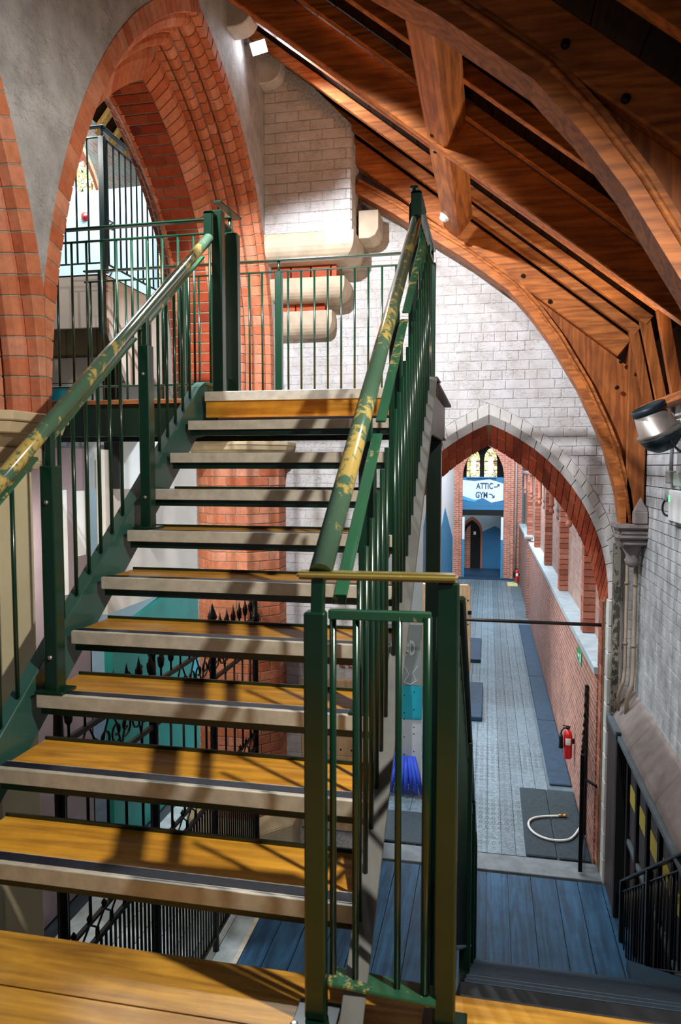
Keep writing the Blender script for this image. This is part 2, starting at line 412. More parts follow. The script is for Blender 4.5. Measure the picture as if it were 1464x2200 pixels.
def legF(o, n=24):
    ya, za = apex(o); R = ARF[2] - o
    t1 = math.atan2(za - ARF[1], ya - ARF[0])
    return [(ARF[0] + R, ZS + (ARF[1] - ZS) * i / 5) for i in range(5)] + [(ARF[0] + R * math.cos(t), ARF[1] + R * math.sin(t)) for t in [t1 * i / n for i in range(n + 1)]]
def leg2(o, n=16):   # far leg of the next arch towards the camera (mirror of the near leg)
    R = ARN[2] - o; c = YM * 2 - ARN[0]
    t0 = math.asin((ZS - ARN[1]) / R)
    return [(c + R * math.cos(t), ARN[1] + R * math.sin(t)) for t in [t0 + .80 * i / n for i in range(n + 1)]]
wl = thing('wall_left', 'white plastered arcade wall with pointed brick arches', 'wall', (XL, 5.3, ZS), None, 'structure')
m = NB(); TOP = 5.75
def strip(pts, f0=XL, f1=XL - .80):
    pts = list(pts)
    for (y0, z0), (y1, z1) in zip(pts, pts[1:]):
        if abs(y1 - y0) < 1e-4: continue
        hexa(m, [(f0, y0, z0), (f0, y1, z1), (f1, y1, z1), (f1, y0, z0), (f0, y0, TOP), (f0, y1, TOP), (f1, y1, TOP), (f1, y0, TOP)])
def clipY(pts, lo, hi):
    out = []
    for (a, b), (c, d) in zip(pts, pts[1:]):
        def at(y): f = (y - a) / (c - a); return (y, b + (d - b) * f)
        p, q = (a, b), (c, d)
        if c <= lo or a >= hi: continue
        if a < lo: p = at(lo)
        if c > hi: q = at(hi)
        if not out: out.append(p)
        out.append(q)
    return out
strip(clipY(legN(0), YM, 99)); strip(reversed(legF(0)))
strip(clipY(list(reversed(leg2(0))), -99, YM))
box(m, (XL - .8, ARF[0] + ARF[2], ZS), (XL, YG + .1, TOP))
mk('plaster', m, plaster, wl)
# arch orders: cross sections in (o = inward offset, d = depth into the wall)
ORD = {
 'face_ring':   [(0, -.004), (.112, -.004), (.112, .055), (0, .055)],
 'outer_roll':  [(.112 + .02 + .062 * math.cos(a) , .112 - .062 * math.sin(a)) for a in [math.radians(q) for q in (-80, -30, 10, 45, 80, 120, 160)]] + [(.06, .13), (.06, .17)],
 'flat_order':  [(.13, .16), (.215, .165), (.215, .225), (.13, .225)],
 'inner_roll':  [(.245 + .05 * math.cos(a), .272 - .05 * math.sin(a)) for a in [math.radians(q) for q in (-80, -30, 10, 45, 80, 120, 160)]] + [(.18, .27), (.18, .31)],
 'recess_order':[(.20, .318), (.292, .318), (.292, .372), (.20, .372)],
 'splay_order': [(.30, .362), (.36, .366), (.50, .452), (.50, .468), (.30, .468)],
 'far_roll':    [(.475 + .035 * math.cos(a), .80 - .035 * math.sin(a)) for a in [math.radians(q) for q in (-120, -60, -10, 30, 70, 110)]] + [(.40, .78)],
 'far_order':   [(.36, .82), (.455, .845), (.40, .90), (.34, .935), (.30, .99), (.24, .99), (.24, .82)],
}
MOULDC = ['outer_roll', 'inner_roll']
def vous_mesh(name, sect, R, pitchlen, gap, mat, sgn):
    m = NB(); h = (pitchlen - gap) / 2
    loops = []
    for s in (-1, 1):
        L = []
        for o, d in sect:
            r = R - o; a = s * h / (R - .1)
            L.append(m.verts.new((XL - d, sgn * r * math.cos(a), r * math.sin(a))))
        loops.append(L)
    a, b = loops; n = len(sect)
    m.faces.new(a); m.faces.new(list(reversed(b)))
    for i in range(n): m.faces.new((a[i], b[i], b[(i + 1) % n], a[(i + 1) % n]))
    return mesh(name, m, mat, .003)
PITCH = .098
def build_order(nm, sect, mat):
    part = None
    # recessed mortar core behind the bricks
    m = NB()
    for leg in (legN, legF, leg2):
        rows = [[Vector((XL - d - .004, 0, 0)) for o, d in sect]]
        cs = [leg(o + -.007) for o, d in sect]
        K = min(len(c) for c in cs)
        cl = (lambda y: max(y, YM)) if leg is legN else ((lambda y: min(y, YM)) if leg is leg2 else (lambda y: y))
        grid = [[m.verts.new((XL - sect[j][1] - .006, cl(cs[j][i][0]), cs[j][i][1])) for j in range(len(sect))] for i in range(K)]
        for i in range(K - 1):
            for j in range(len(sect)):
                j2 = (j + 1) % len(sect)
                m.faces.new((grid[i][j], grid[i][j2], grid[i + 1][j2], grid[i + 1][j]))
    part = mk(nm, m, mortar, wl)
    o0 = sum(o for o, d in sect) / len(sect)
    # near leg
    omax = max(o for o, d in sect)
    R = ARN[2]; t0 = math.asin((ZS - ARN[1]) / (R - o0)); ya, za = apex(omax); t1 = math.atan2(za - ARN[1], ARN[0] - ya)
    me = vous_mesh('brick', sect, R, PITCH, .008, mat, -1); st = PITCH / (R - .1); k = 0; t = t0 + st / 2
    def clipped(me, loc, rot, sgn):
        bm = bmesh.new(); bm.from_mesh(me); Mx = Matrix.LocRotScale(Vector(loc), Matrix.Rotation(rot, 3, 'X').to_quaternion(), None); bm.transform(Mx)
        ys = [v.co.y for v in bm.verts]
        if (sgn > 0 and min(ys) >= YM) or (sgn < 0 and max(ys) <= YM): bm.free(); return False
        if (sgn > 0 and max(ys) <= YM) or (sgn < 0 and min(ys) >= YM): bm.free(); return True
        r = bmesh.ops.bisect_plane(bm, geom=bm.verts[:] + bm.edges[:] + bm.faces[:], plane_co=(0, YM + sgn * .003, 0), plane_no=(0, -sgn, 0), clear_outer=True)
        es = [e for e in bm.edges if e.is_boundary]
        if es: bmesh.ops.holes_fill(bm, edges=es)
        put('brick', mesh('brick', bm, mat), part); return True
    while t < t1 + st * .8:
        if not clipped(me, (0, ARN[0], ARN[1]), -t, 1): put('brick', me, part, (0, ARN[0], ARN[1]), (-t, 0, 0))
        t += st
    c2 = YM * 2 - ARN[0]; t = t0 + st / 2
    if nm not in ('far_roll', 'far_order'):
        me2 = vous_mesh('brick', sect, R, PITCH, .008, mat, 1)
        while t < t0 + .60:
            if not clipped(me2, (0, c2, ARN[1]), t, -1): put('brick', me2, part, (0, c2, ARN[1]), (t, 0, 0))
            t += st
    # far leg: straight part then arc
    R = ARF[2]; me = vous_mesh('brick', sect, R, PITCH, .008, mat, 1)
    m = NB(); h = (PITCH - .008) / 2
    a = [m.verts.new((XL - d, R - o, -h)) for o, d in sect]; b = [m.verts.new((XL - d, R - o, h)) for o, d in sect]; n = len(sect)
    m.faces.new(a); m.faces.new(list(reversed(b)))
    for i in range(n): m.faces.new((a[i], b[i], b[(i + 1) % n], a[(i + 1) % n]))
    ms = mesh('brick', m, mat, .003)
    z = ZS + PITCH / 2
    while z < ARF[1] + .01:
        put('brick', ms, part, (0, ARF[0], z)); z += PITCH
    st = PITCH / (R - .1); t = (z - ARF[1]) / (R - .1); ya, za = apex(omax); t1 = math.atan2(za - ARF[1], ya - ARF[0])
    while t < t1 + st * .8:
        put('brick', me, part, (0, ARF[0], ARF[1]), (t, 0, 0)); t += st
    return part
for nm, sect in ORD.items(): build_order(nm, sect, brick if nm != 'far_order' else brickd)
# soffit of the arch: stretchers in running bond across the wall thickness
sof = None
m = NB()
for leg in (legN, legF):
    a = leg(.493); K = len(a)
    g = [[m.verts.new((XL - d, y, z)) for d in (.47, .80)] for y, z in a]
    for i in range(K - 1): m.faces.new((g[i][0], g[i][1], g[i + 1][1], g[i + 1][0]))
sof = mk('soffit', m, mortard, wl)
def sofbrick(d0, d1, R, sgn):
    m = NB(); h = (PITCH - .009) / 2; r0 = R - .40; r1 = R - .502; q = []
    for r in (r0, r1):
        for d, s in ((d0, -1), (d1, -1), (d1, 1), (d0, 1)): q.append((XL - d, sgn * r, s * h * (r / (R - .3))))
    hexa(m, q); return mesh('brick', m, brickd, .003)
cuts = [(.472, .80), (.472, .634), (.642, .80)]
sets = {}
for sgn, (cy, cz, R) in ((-1, ARN), (1, ARF)):
    M_ = [sofbrick(.472, .69, R, sgn), sofbrick(.698, .80, R, sgn), sofbrick(.472, .575, R, sgn), sofbrick(.583, .80, R, sgn)]
    ya, za = apex(.5); t1 = math.atan2(za - cz, abs(ya - cy)) if sgn < 0 else math.atan2(za - cz, ya - cy)
    st = PITCH / (R - .45); t = math.asin((ZS - cz) / (R - .5)) + st / 2 if sgn < 0 else -(cz - ZS) / (R - .5) + st / 2; k = 0
    while t < t1 - st * .3:
        loc = (0, cy, cz); rot = (sgn * t, 0, 0)
        if sgn > 0 and t < 0: loc = (0, cy, cz + t * (R - .5)); rot = (0, 0, 0)
        for q in ((0, 1), (2, 3))[k % 2]: put('brick', M_[q], sof, loc, rot)
        t += st; k += 1

# ---- near pier (cream shaft under a moulded capital) and far brick respond
def octa(bm, c, r, z0, z1, r2=None):
    r2 = r2 or r
    p = []
    for z, rr in ((z0, r), (z1, r2)): p.append([bm.verts.new((c[0] + rr * math.cos(math.pi / 8 + k * math.pi / 4), c[1] + rr * math.sin(math.pi / 8 + k * math.pi / 4), z)) for k in range(8)])
    bm.faces.new(list(reversed(p[0]))); bm.faces.new(p[1])
    for k in range(8): bm.faces.new((p[0][k], p[0][(k + 1) % 8], p[1][(k + 1) % 8], p[1][k]))
pc = (-2.62, 3.12)
pn = thing('pillar', 'cream stone octagonal pillar with moulded capital at the left edge', 'pillar', (pc[0], pc[1], ZL), None, 'structure')
m = NB(); octa(m, pc, .40, ZL + .5, ZS - .25); mk('shaft', m, cream, pn, .008)
m = NB(); octa(m, pc, .56, ZL, ZL + .32); octa(m, pc, .52, ZL + .32, ZL + .40, .44); octa(m, pc, .44, ZL + .40, ZL + .5, .41); mk('base', m, stone, pn, .006)
m = NB()
for z0, z1, ra, rb in ((-.27, -.23, .43, .45), (-.23, -.16, .45, .45), (-.16, -.10, .43, .53), (-.10, -.045, .55, .57), (-.045, 0, .585, .585)): octa(m, pc, ra, ZS + z0, ZS + z1, rb)
mk('capital', m, stone, pn, .006)
rc = (-2.62, 7.56)
rp = thing('respond', 'orange brick half-octagon respond below the far arch springing', 'pillar', (rc[0], rc[1], ZL), None, 'structure')
m = NB(); octa(m, rc, .485, ZL + .5, ZS - .25); mk('core', m, mortar, rp)
m = NB(); octa(m, rc, .66, ZL, ZL + .46); octa(m, rc, .66, ZL + .46, ZL + .56, .53); mk('base', m, stone, rp, .008)
m = NB()
for z0, z1, ra, rb in ((-.26, -.21, .51, .53), (-.21, -.14, .53, .53), (-.14, -.09, .52, .57), (-.09, -.04, .59, .61), (-.04, 0, .62, .62)): octa(m, rc, ra, ZS + z0, ZS + z1, rb)
mk('capital', m, stone, rp, .006)
RO = .495; side = 2 * RO * math.sin(math.pi / 8); apo = RO * math.cos(math.pi / 8)
def rbrick(u0, u1):
    m = NB(); box(m, (u0, apo - .05, -.045), (u1, apo, .045)); return mesh('brick', m, brick, .004)
RB = [[rbrick(-side / 2, .03), rbrick(.038, side / 2)], [rbrick(-side / 2, -.08), rbrick(-.072, side / 2)]]
z = ZL + .61; k = 0
while z < ZS - .28:
    for f in (3, 4, 5, 6):          # faces towards the stair
        ang = math.radians(f * 45 + 0) - math.pi / 2 + math.pi / 2
        a = f * math.pi / 4 + math.pi / 2
        for me in RB[(k + f) % 2]: put('brick', me, rp, (rc[0], rc[1], z), (0, 0, f * math.pi / 4))
    z += PITCH; k += 1

# ---- gable wall with the corridor arch
def curve(cx, cz, R, z0=None):
    """right half of a pointed arch: t in 0..1 from springing to apex"""
    t1 = math.acos(-cx / R) if abs(cx) < R else 0
    def f(t): a = t1 * t; return cx + R * math.cos(a), cz + R * math.sin(a)
    return f
C_out = curve(-.758, .13, 2.094); C_mid = curve(-.735, .11, 2.0); C_in = curve(-.708, .095, 1.92); C_far = curve(-.993, -.276, 2.18)
wg = thing('wall_back', 'white painted brick gable wall with corridor arch', 'wall', (0, YG, ZL), None, 'structure')
# backing slab with the opening
m = NB()
N = 30
pts = [C_mid(i / N) for i in range(N + 1)]
for s in (1, -1):
    for (x0, z0), (x1, z1) in zip(pts, pts[1:]):
        if s == 1: a, b = (x1, z1), (x0, z0)
        else: a, b = (-x0, z0), (-x1, z1)
        hexa(m, [(a[0], YG - .009, a[1]), (b[0], YG - .009, b[1]), (b[0], YG + .34, b[1]), (a[0], YG + .34, a[1]), (a[0], YG - .009, roofz(a[0]) + .2), (b[0], YG - .009, roofz(b[0]) + .2), (b[0], YG + .34, roofz(b[0]) + .2), (a[0], YG + .34, roofz(a[0]) + .2)])
xs = pts[0][0]
for s in (1, -1):
    x0, x1 = (xs, 1.7) if s == 1 else (-3.2, -xs)
    hexa(m, [(x0, YG - .009, ZL), (x1, YG - .009, ZL), (x1, YG + .34, ZL), (x0, YG + .34, ZL), (x0, YG - .009, roofz(x0) + .2), (x1, YG - .009, roofz(x1) + .2), (x1, YG + .34, roofz(x1) + .2), (x0, YG + .34, roofz(x0) + .2)])
mk('backing', m, wjoint, wg)
# face bricks
Rout = 2.094
def inring(x, z, r): return math.hypot(abs(x) + .758, z - .13) < r or (z < .13 and abs(x) < 1.336 - (Rout - r))
cells = []
CH = .0965; BL = .235
row = 0; z = -2.6
while z < 5.4:
    x = -2.2 + (0 if row % 2 == 0 else -BL / 2) + .03 * math.sin(row * 2.3); head = row % 4 == 3
    while x < 1.47:
        L = BL * (.5 if head else 1) * (1 + .06 * math.sin(x * 9 + row * 5))
        x0, x1 = max(x, -2.2), min(x + L, 1.47); x += L
        if x1 - x0 < .03: continue
        if z + CH > roofz(x1) + .08: continue
        if all(inring(q, w, 2.09) for q in (x0, x1) for w in (z, z + CH)): continue
        if x0 < -1.36 and x1 < -1.30 and 3.72 < z: continue
        cells.append((x0, x1, z, z + CH))
    z += CH; row += 1
vis = sorted(cells, key=lambda c: -((c[2] > .85) * 10 + (c[0] > -.8) * 2 + (c[2] > -.2)))
ub = unitbox('brick', wbrick, 0); 
m = NB(); box(m, (-.5, -.5, -.5), (.5, .5, .5)); ub = mesh('brick', m, wbrick, .035)
def ringcut(x0, x1, z0, z1):
    """mesh of a face brick trimmed to the outside of the arch ring"""
    bm = NB(); box(bm, (x0 + .0035, YG - .015, z0 + .004), (x1 - .0035, YG + .02, z1 - .004))
    xm, zm = (x0 + x1) / 2, (z0 + z1) / 2; s = 1 if xm >= 0 else -1
    nx, nz = abs(xm) + .758, zm - .13
    if zm < .13: nx, nz = 1, 0; co = (s * 1.34, 0, 0)
    else: l = math.hypot(nx, nz); nx /= l; nz /= l; co = (s * (-.758 + 2.099 * nx), 0, .13 + 2.099 * nz)
    bmesh.ops.bisect_plane(bm, geom=bm.verts[:] + bm.edges[:] + bm.faces[:], plane_co=co, plane_no=(-s * nx, 0, -nz), clear_outer=True)
    es = [e for e in bm.edges if e.is_boundary]
    if es: bmesh.ops.holes_fill(bm, edges=es)
    return bm
cut = [c for c in vis if any(inring(q, w, 2.094) for q in (c[0], c[1]) for w in (c[2], c[3]))]
vis = [c for c in vis if c not in cut]
for c in cut:
    bm = ringcut(*c)
    if len(bm.faces) > 3: mk('brick', bm, wbrick, wg)
for i, (x0, x1, z0, z1) in enumerate(vis[:300 - len(cut)]):
    put('brick', ub, wg, ((x0 + x1) / 2, YG + .005 + .004 * random.random(), (z0 + z1) / 2), (0, 0, (random.random() - .5) * .01), (x1 - x0 - .007, .04, z1 - z0 - .008))
m = NB()
for (x0, x1, z0, z1) in vis[300 - len(cut):]:
    j = .003 * random.random(); box(m, (x0 + .004, YG - .014 + j, z0 + .004), (x1 - .004, YG + .02, z1 - .004))
o = mk('bricks_rest', m, wbrick, wg); o['kind'] = 'stuff'
# painted ring: outer voussoirs flat with the face, inner ring chamfered
def ring(name, A, ya, B, yb, back, mat, n, parent, jit=0, split=False, t0=0., gap=.05, thick=None):
    cnt = 0
    for s in (1, -1):
        for i in range(n):
            a, b = t0 + (1 - t0) * (i + gap) / n, t0 + (1 - t0) * (i + 1 - gap) / n
            segs = [(0, 1)] if not split else ([(0, .62), (.66, 1)] if i % 2 else [(0, .34), (.38, 1)])
            for u0, u1 in segs:
                def P(t, u, off):
                    xa, za = A(t); xb, zb = B(t); x = xa + (xb - xa) * u; z = za + (zb - za) * u; y = ya + (yb - ya) * u
                    if thick:        # reveal: push outwards from the opening
                        nx, nz = x + .85, z + .1; l = math.hypot(nx, nz); x += nx / l * off; z += nz / l * off
                    else: y += off
                    return (s * x, y, z)
                d = thick or back
                q = [P(a, u0, 0), P(b, u0, 0), P(b, u1, 0), P(a, u1, 0), P(a, u0, d), P(b, u0, d), P(b, u1, d), P(a, u1, d)]
                m = NB(); hexa(m, q); mk('brick', m, mat, parent, .003); cnt += 1
rg = thing('trim_1', 'white painted arch ring around the corridor opening', 'arch', (0, YG, .1), None, 'structure')
mm = NB()
for s in (1, -1):
    for i in range(24):
        a, b = i / 24, (i + 1) / 24
        A0, A1, B0, B1 = C_out(a), C_out(b), C_in(a), C_in(b)
        hexa(mm, [(s * A0[0], YG - .013, A0[1]), (s * A1[0], YG - .013, A1[1]), (s * B1[0], YG + .058, B1[1]), (s * B0[0], YG + .058, B0[1]), (s * A0[0], YG + .2, A0[1]), (s * A1[0], YG + .2, A1[1]), (s * B1[0], YG + .2, B1[1]), (s * B0[0], YG + .2, B0[1])])
mk('ring_mortar', mm, wjoint, rg)
ring('a', C_out, YG - .022, C_mid, YG - .022, .05, wring, 20, rg, gap=.03)
ring('b', C_mid, YG - .020, C_in, YG + .05, .05, wring, 13, rg, gap=.02)
m = NB()
for s in (1, -1):
    for i in range(11):
        z0 = .10 - .27 * (i + 1); box(m, (s * 1.205 if s > 0 else -1.34, YG - .014, z0 + .004), (1.34 if s > 0 else -1.205, YG + .16, z0 + .266))
mk('jamb_stones', m, wring, rg, .006)
rv = thing('trim_2', 'red brick reveal of the corridor arch', 'arch', (0, YG + .2, .1), None, 'structure')
ring('c', C_in, YG + .055, C_far, YG + .36, .05, brickd, 24, rv, split=True, gap=.04, thick=.10)
mm = NB()
for s in (1, -1):
    for i in range(24):
        a, b = i / 24, (i + 1) / 24
        q = []
        for off in (.012, .2):
            for cc, yy, tt in ((C_in, YG + .05, a), (C_in, YG + .05, b), (C_far, YG + .36, b), (C_far, YG + .36, a)):
                x, z = cc(tt); nx, nz = x + .85, z + .1; l = math.hypot(nx, nz); q.append((s * (x + nx / l * off), yy, z + nz / l * off))
        hexa(mm, q)
hexa(mm, [(-.06, YG + .05, 1.87), (.06, YG + .05, 1.87), (.06, YG + .37, 1.665), (-.06, YG + .37, 1.665), (-.12, YG + .05, 2.06), (.12, YG + .05, 2.06), (.12, YG + .37, 1.95), (-.12, YG + .37, 1.95)])
mk('reveal_mortar', mm, mortard, rv)
jb = [unitbox('brick', brickp, .02)]
k = 0; z = .05
while z > ZL + .1:
    for s in (1, -1):
        for y0, y1 in (((YG + .165, YG + .30), (YG + .308, YG + .42)) if k % 2 else ((YG + .165, YG + .42),)):
            put('brick', jb[0], rv, (s * 1.225, (y0 + y1) / 2, z - .045), (0, 0, 0), (.1, y1 - y0, .089))
    z -= PITCH; k += 1
m = NB()
for s in (1, -1): box(m, (s * 1.19 if s > 0 else -1.4, YG + .15, ZL), (1.4 if s > 0 else -1.19, YG + .41, .09))
mk('jamb_mortar', m, mortard, rv)

# ---- corbelled chimney breast in the corner
br = thing('chimney_breast', 'white painted brick breast corbelled out in the gable corner', 'breast', (-1.8, 7.05, 3.7), None, 'structure')
YB = 7.05
m = NB(); hexa(m, [(-2.2, YB - .004, 3.72), (-1.335, YB - .004, 3.72), (-1.335, YG + .02, 3.72), (-2.2, YG + .02, 3.72), (-2.2, YB - .004, 5.6), (-1.335, YB - .004, 4.72), (-1.335, YG + .02, 4.72), (-2.2, YG + .02, 5.6)])
mk('backing', m, wjoint, br)
z = 3.725; row = 0
while z < 5.35:
    x = -2.2 - (BL / 2 if row % 2 else 0)
    while x < -1.34:
        x0, x1 = max(x, -2.2), min(x + BL, -1.33); x += BL
        if x1 - x0 < .03 or z + CH > roofz(x1) + .06: continue
        put('brick', ub, br, ((x0 + x1) / 2, YB + .012 + .004 * random.random(), z + CH / 2), (0, 0, 0), (x1 - x0 - .007, .05, CH - .008))
    for i in range(3):
        if z + CH < roofz(-1.33): put('brick', ub, br, (-1.337, YB + .1 + .2 * i, z + CH / 2), (0, 0, 0), (.03, .19, CH - .008))
    z += CH; row += 1
def corbel(x0, x1, y0, y1, z0, z1, mat, nm, r):
    """stone slab with quarter-round lower front and end"""
    m = NB(); n = 6; rings = []
    for i in range(n + 1):
        a = math.pi / 2 * i / n; ins = r * (1 - math.sin(a)) if True else 0; zz = z0 + r * (1 - math.cos(a))
        rings.append([(x0, y1, zz), (x1 - ins, y1, zz), (x1 - ins, y0 + ins, zz), (x0, y0 + ins, zz)])
    rings.append([(x0, y1, z1), (x1, y1, z1), (x1, y0, z1), (x0, y0, z1)])
    V = [[m.verts.new(p) for p in R_] for R_ in rings]
    m.faces.new(V[0]); m.faces.new(list(reversed(V[-1])))
    for a, b in zip(V, V[1:]):
        for k in range(4): m.faces.new((a[k], a[(k + 1) % 4], b[(k + 1) % 4], b[k]))
    return mk(nm, m, mat, br)
corbel(-2.2, -1.30, YB - .03, YG, 3.47, 3.72, stonew, 'corbel', .17)
corbel(-2.2, -1.43, YB + .17, YG, 3.13, 3.34, stonew, 'corbel', .14)
corbel(-2.2, -1.60, YB + .36, YG, 2.80, 3.05, stonew, 'corbel', .15)
for y0, z0, z1, x1 in ((YB + .22, 3.34, 3.47, -1.52), (YB + .40, 3.05, 3.13, -1.68)):
    x = -2.2
    while x < x1 - .05:
        bx('brick', (x + .004, y0, z0 + .004), (min(x + .2, x1), YG, z1 - .004), brickd, br, .003); x += .208
# small stone corbel under the gable truss
c2 = thing('stone_corbel', 'small buff stone corbel beside the chimney breast', 'corbel', (-1.2, 7.4, 3.7), None, 'structure')
m = NB(); prism(m, [(-1.30, 3.98), (-1.10, 3.98), (-1.10, 3.80), (-1.13, 3.74), (-1.19, 3.71), (-1.30, 3.71)], XZ, 7.28, YG); mk('block', m, stonew, c2, .005)

# ---- right wall
wr = thing('wall_right', 'white painted brick outer wall on the right', 'wall', (XR, 5, 0), None, 'structure')
bx('backing', (XR + .002, -1.2, ZL), (XR + .3, YG + .3, 2.05), plain('grimy_joint', '7a7876', .9, 0, .3, 20), wr)
cells = []; z = -.86; row = 0
while z < 1.93:
    y = 1.2 - (BL / 2 if row % 2 else 0) + .02 * math.sin(row * 3.1); head = row % 4 == 1
    while y < YG:
        L = BL * (.5 if head else 1); y0, y1 = y, min(y + L, YG - .005); y += L
        if y1 - y0 > .03: cells.append((y0, y1, z, z + CH))
    z += CH; row += 1
cells.sort(key=lambda c: -(c[0] > 3.9))
m = NB(); box(m, (-.5, -.5, -.5), (.5, .5, .5)); ur = mesh('brick', m, whitebrick('grey_white_painted_brick', 'c9cbcc', '2e2c2c', .75, '8f9294'), .035)
cells = [c for c in cells if c[0] > 3.7] + [c for c in cells if c[0] <= 3.7]
for y0, y1, z0, z1 in cells[:300]:
    put('brick', ur, wr, (XR + .006 + .004 * random.random(), (y0 + y1) / 2, (z0 + z1) / 2), (0, 0, 0), (.04, y1 - y0 - .007, z1 - z0 - .008))
m = NB()
for y0, y1, z0, z1 in cells[300:]: box(m, (XR - .014 + .003 * random.random(), y0 + .004, z0 + .004), (XR + .02, y1 - .004, z1 - .004))
o = mk('bricks_rest', m, ur.materials[0], wr); o['kind'] = 'stuff'
# sloping stone ledge and dark panelling below
m = NB()
for i in range(7):
    y0, y1 = YG - .02 - 1.0 * i, YG - .02 - 1.0 * (i + 1) + .012
    prism(m, [(XR + .02, -.78), (XR - .03, -.80), (XR - .20, -1.02), (XR - .22, -1.08), (XR - .20, -1.12), (XR + .02, -1.12)], XZ, y0, y1)
mk('ledge', m, pinkstone, wr, .01)

# ---- roof
ce = thing('ceiling', 'dark boarded lean-to roof on timber rafters', 'roof', (0, 4, 4), None, 'structure')
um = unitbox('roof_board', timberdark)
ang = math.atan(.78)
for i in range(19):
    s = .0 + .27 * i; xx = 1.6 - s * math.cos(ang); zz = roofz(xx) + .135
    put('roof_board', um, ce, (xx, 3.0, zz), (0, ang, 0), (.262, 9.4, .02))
m = NB(); hexa(m, [(1.9, -1.8, roofz(1.9) + .155), (1.9, 8.0, roofz(1.9) + .155), (-3.2, 8.0, roofz(-3.2) + .155), (-3.2, -1.8, roofz(-3.2) + .155), (1.9, -1.8, roofz(1.9) + .21), (1.9, 8.0, roofz(1.9) + .21), (-3.2, 8.0, roofz(-3.2) + .21), (-3.2, -1.8, roofz(-3.2) + .21)]); mk('roof_backing', m, timberdark, ce)  # solid unseen sheet added above the boards to stop light leaking through
RY = [7.12, 6.62, 5.10, 4.62, 4.1, 3.1, 2.6, 2.1, 1.6]
def raft(y, w, h, nm):
    m = NB(); beam(m, (1.29, y, roofz(1.29)), (-2.6, y, roofz(-2.6)), w, h, (.615, 0, .788), h / 2); return mk(nm, m, timber, ce, .004)
for y in RY:
    raft(y, .065, .09, 'rafter')
    m = NB(); beam(m, (1.28, y, 2.68), (1.43, y, 2.0), .055, .085, (1, 0, .2)); mk('ashlar_stud', m, timberz, ce, .003)
raft(6.10, .065, .09, 'rafter')
m = NB(); beam(m, (1.40, 5.225, roofz(1.40)), (-2.25, 5.225, roofz(-2.25)), .10, .235, (.615, 0, .788), -.1175 + .01); mk('principal_rafter', m, timber, ce, .008)
m = NB(); beam(m, (1.30, 6.10, 2.68), (1.43, 6.10, 2.0), .07, .085, (1, 0, .2)); mk('ashlar_stud', m, timberz, ce, .003)
bx('ashlar_boarding', (1.50, 1, 2.0), (1.53, YG, 2.75), timberdark, ce)
bx('wall_plate', (1.36, -1, 1.93), (1.62, YG - .02, 2.0), timbery, ce, .006)
# purlin
m = NB(); cxp, czp = -.387, 3.675; sv = Vector((.788, 0, -.615)); nv = Vector((.615, 0, .788))
def purlin_pt(a, b, y): p = Vector((cxp, y, czp)) + sv * a + nv * b; return p
sec = [(-.095, .022), (-.073, 0), (.073, 0), (.095, .022), (.095, .22), (-.095, .22)]
A = [m.verts.new(purlin_pt(a, b, -1.0)) for a, b in sec]; Bv = [m.verts.new(purlin_pt(a, b, 7.14)) for a, b in sec]
m.faces.new(A); m.faces.new(list(reversed(Bv)))
for i in range(6): m.faces.new((A[i], Bv[i], Bv[(i + 1) % 6], A[(i + 1) % 6]))
mk('purlin', m, timbery, ce)
for y in (5.10, 5.36):
    m = NB(); lathe(m, [(.018, -.01), (.018, .004), (.008, .012)], purlin_pt(-.02, 0, y), 8, -nv); mk('bolt', m, iron, ce)
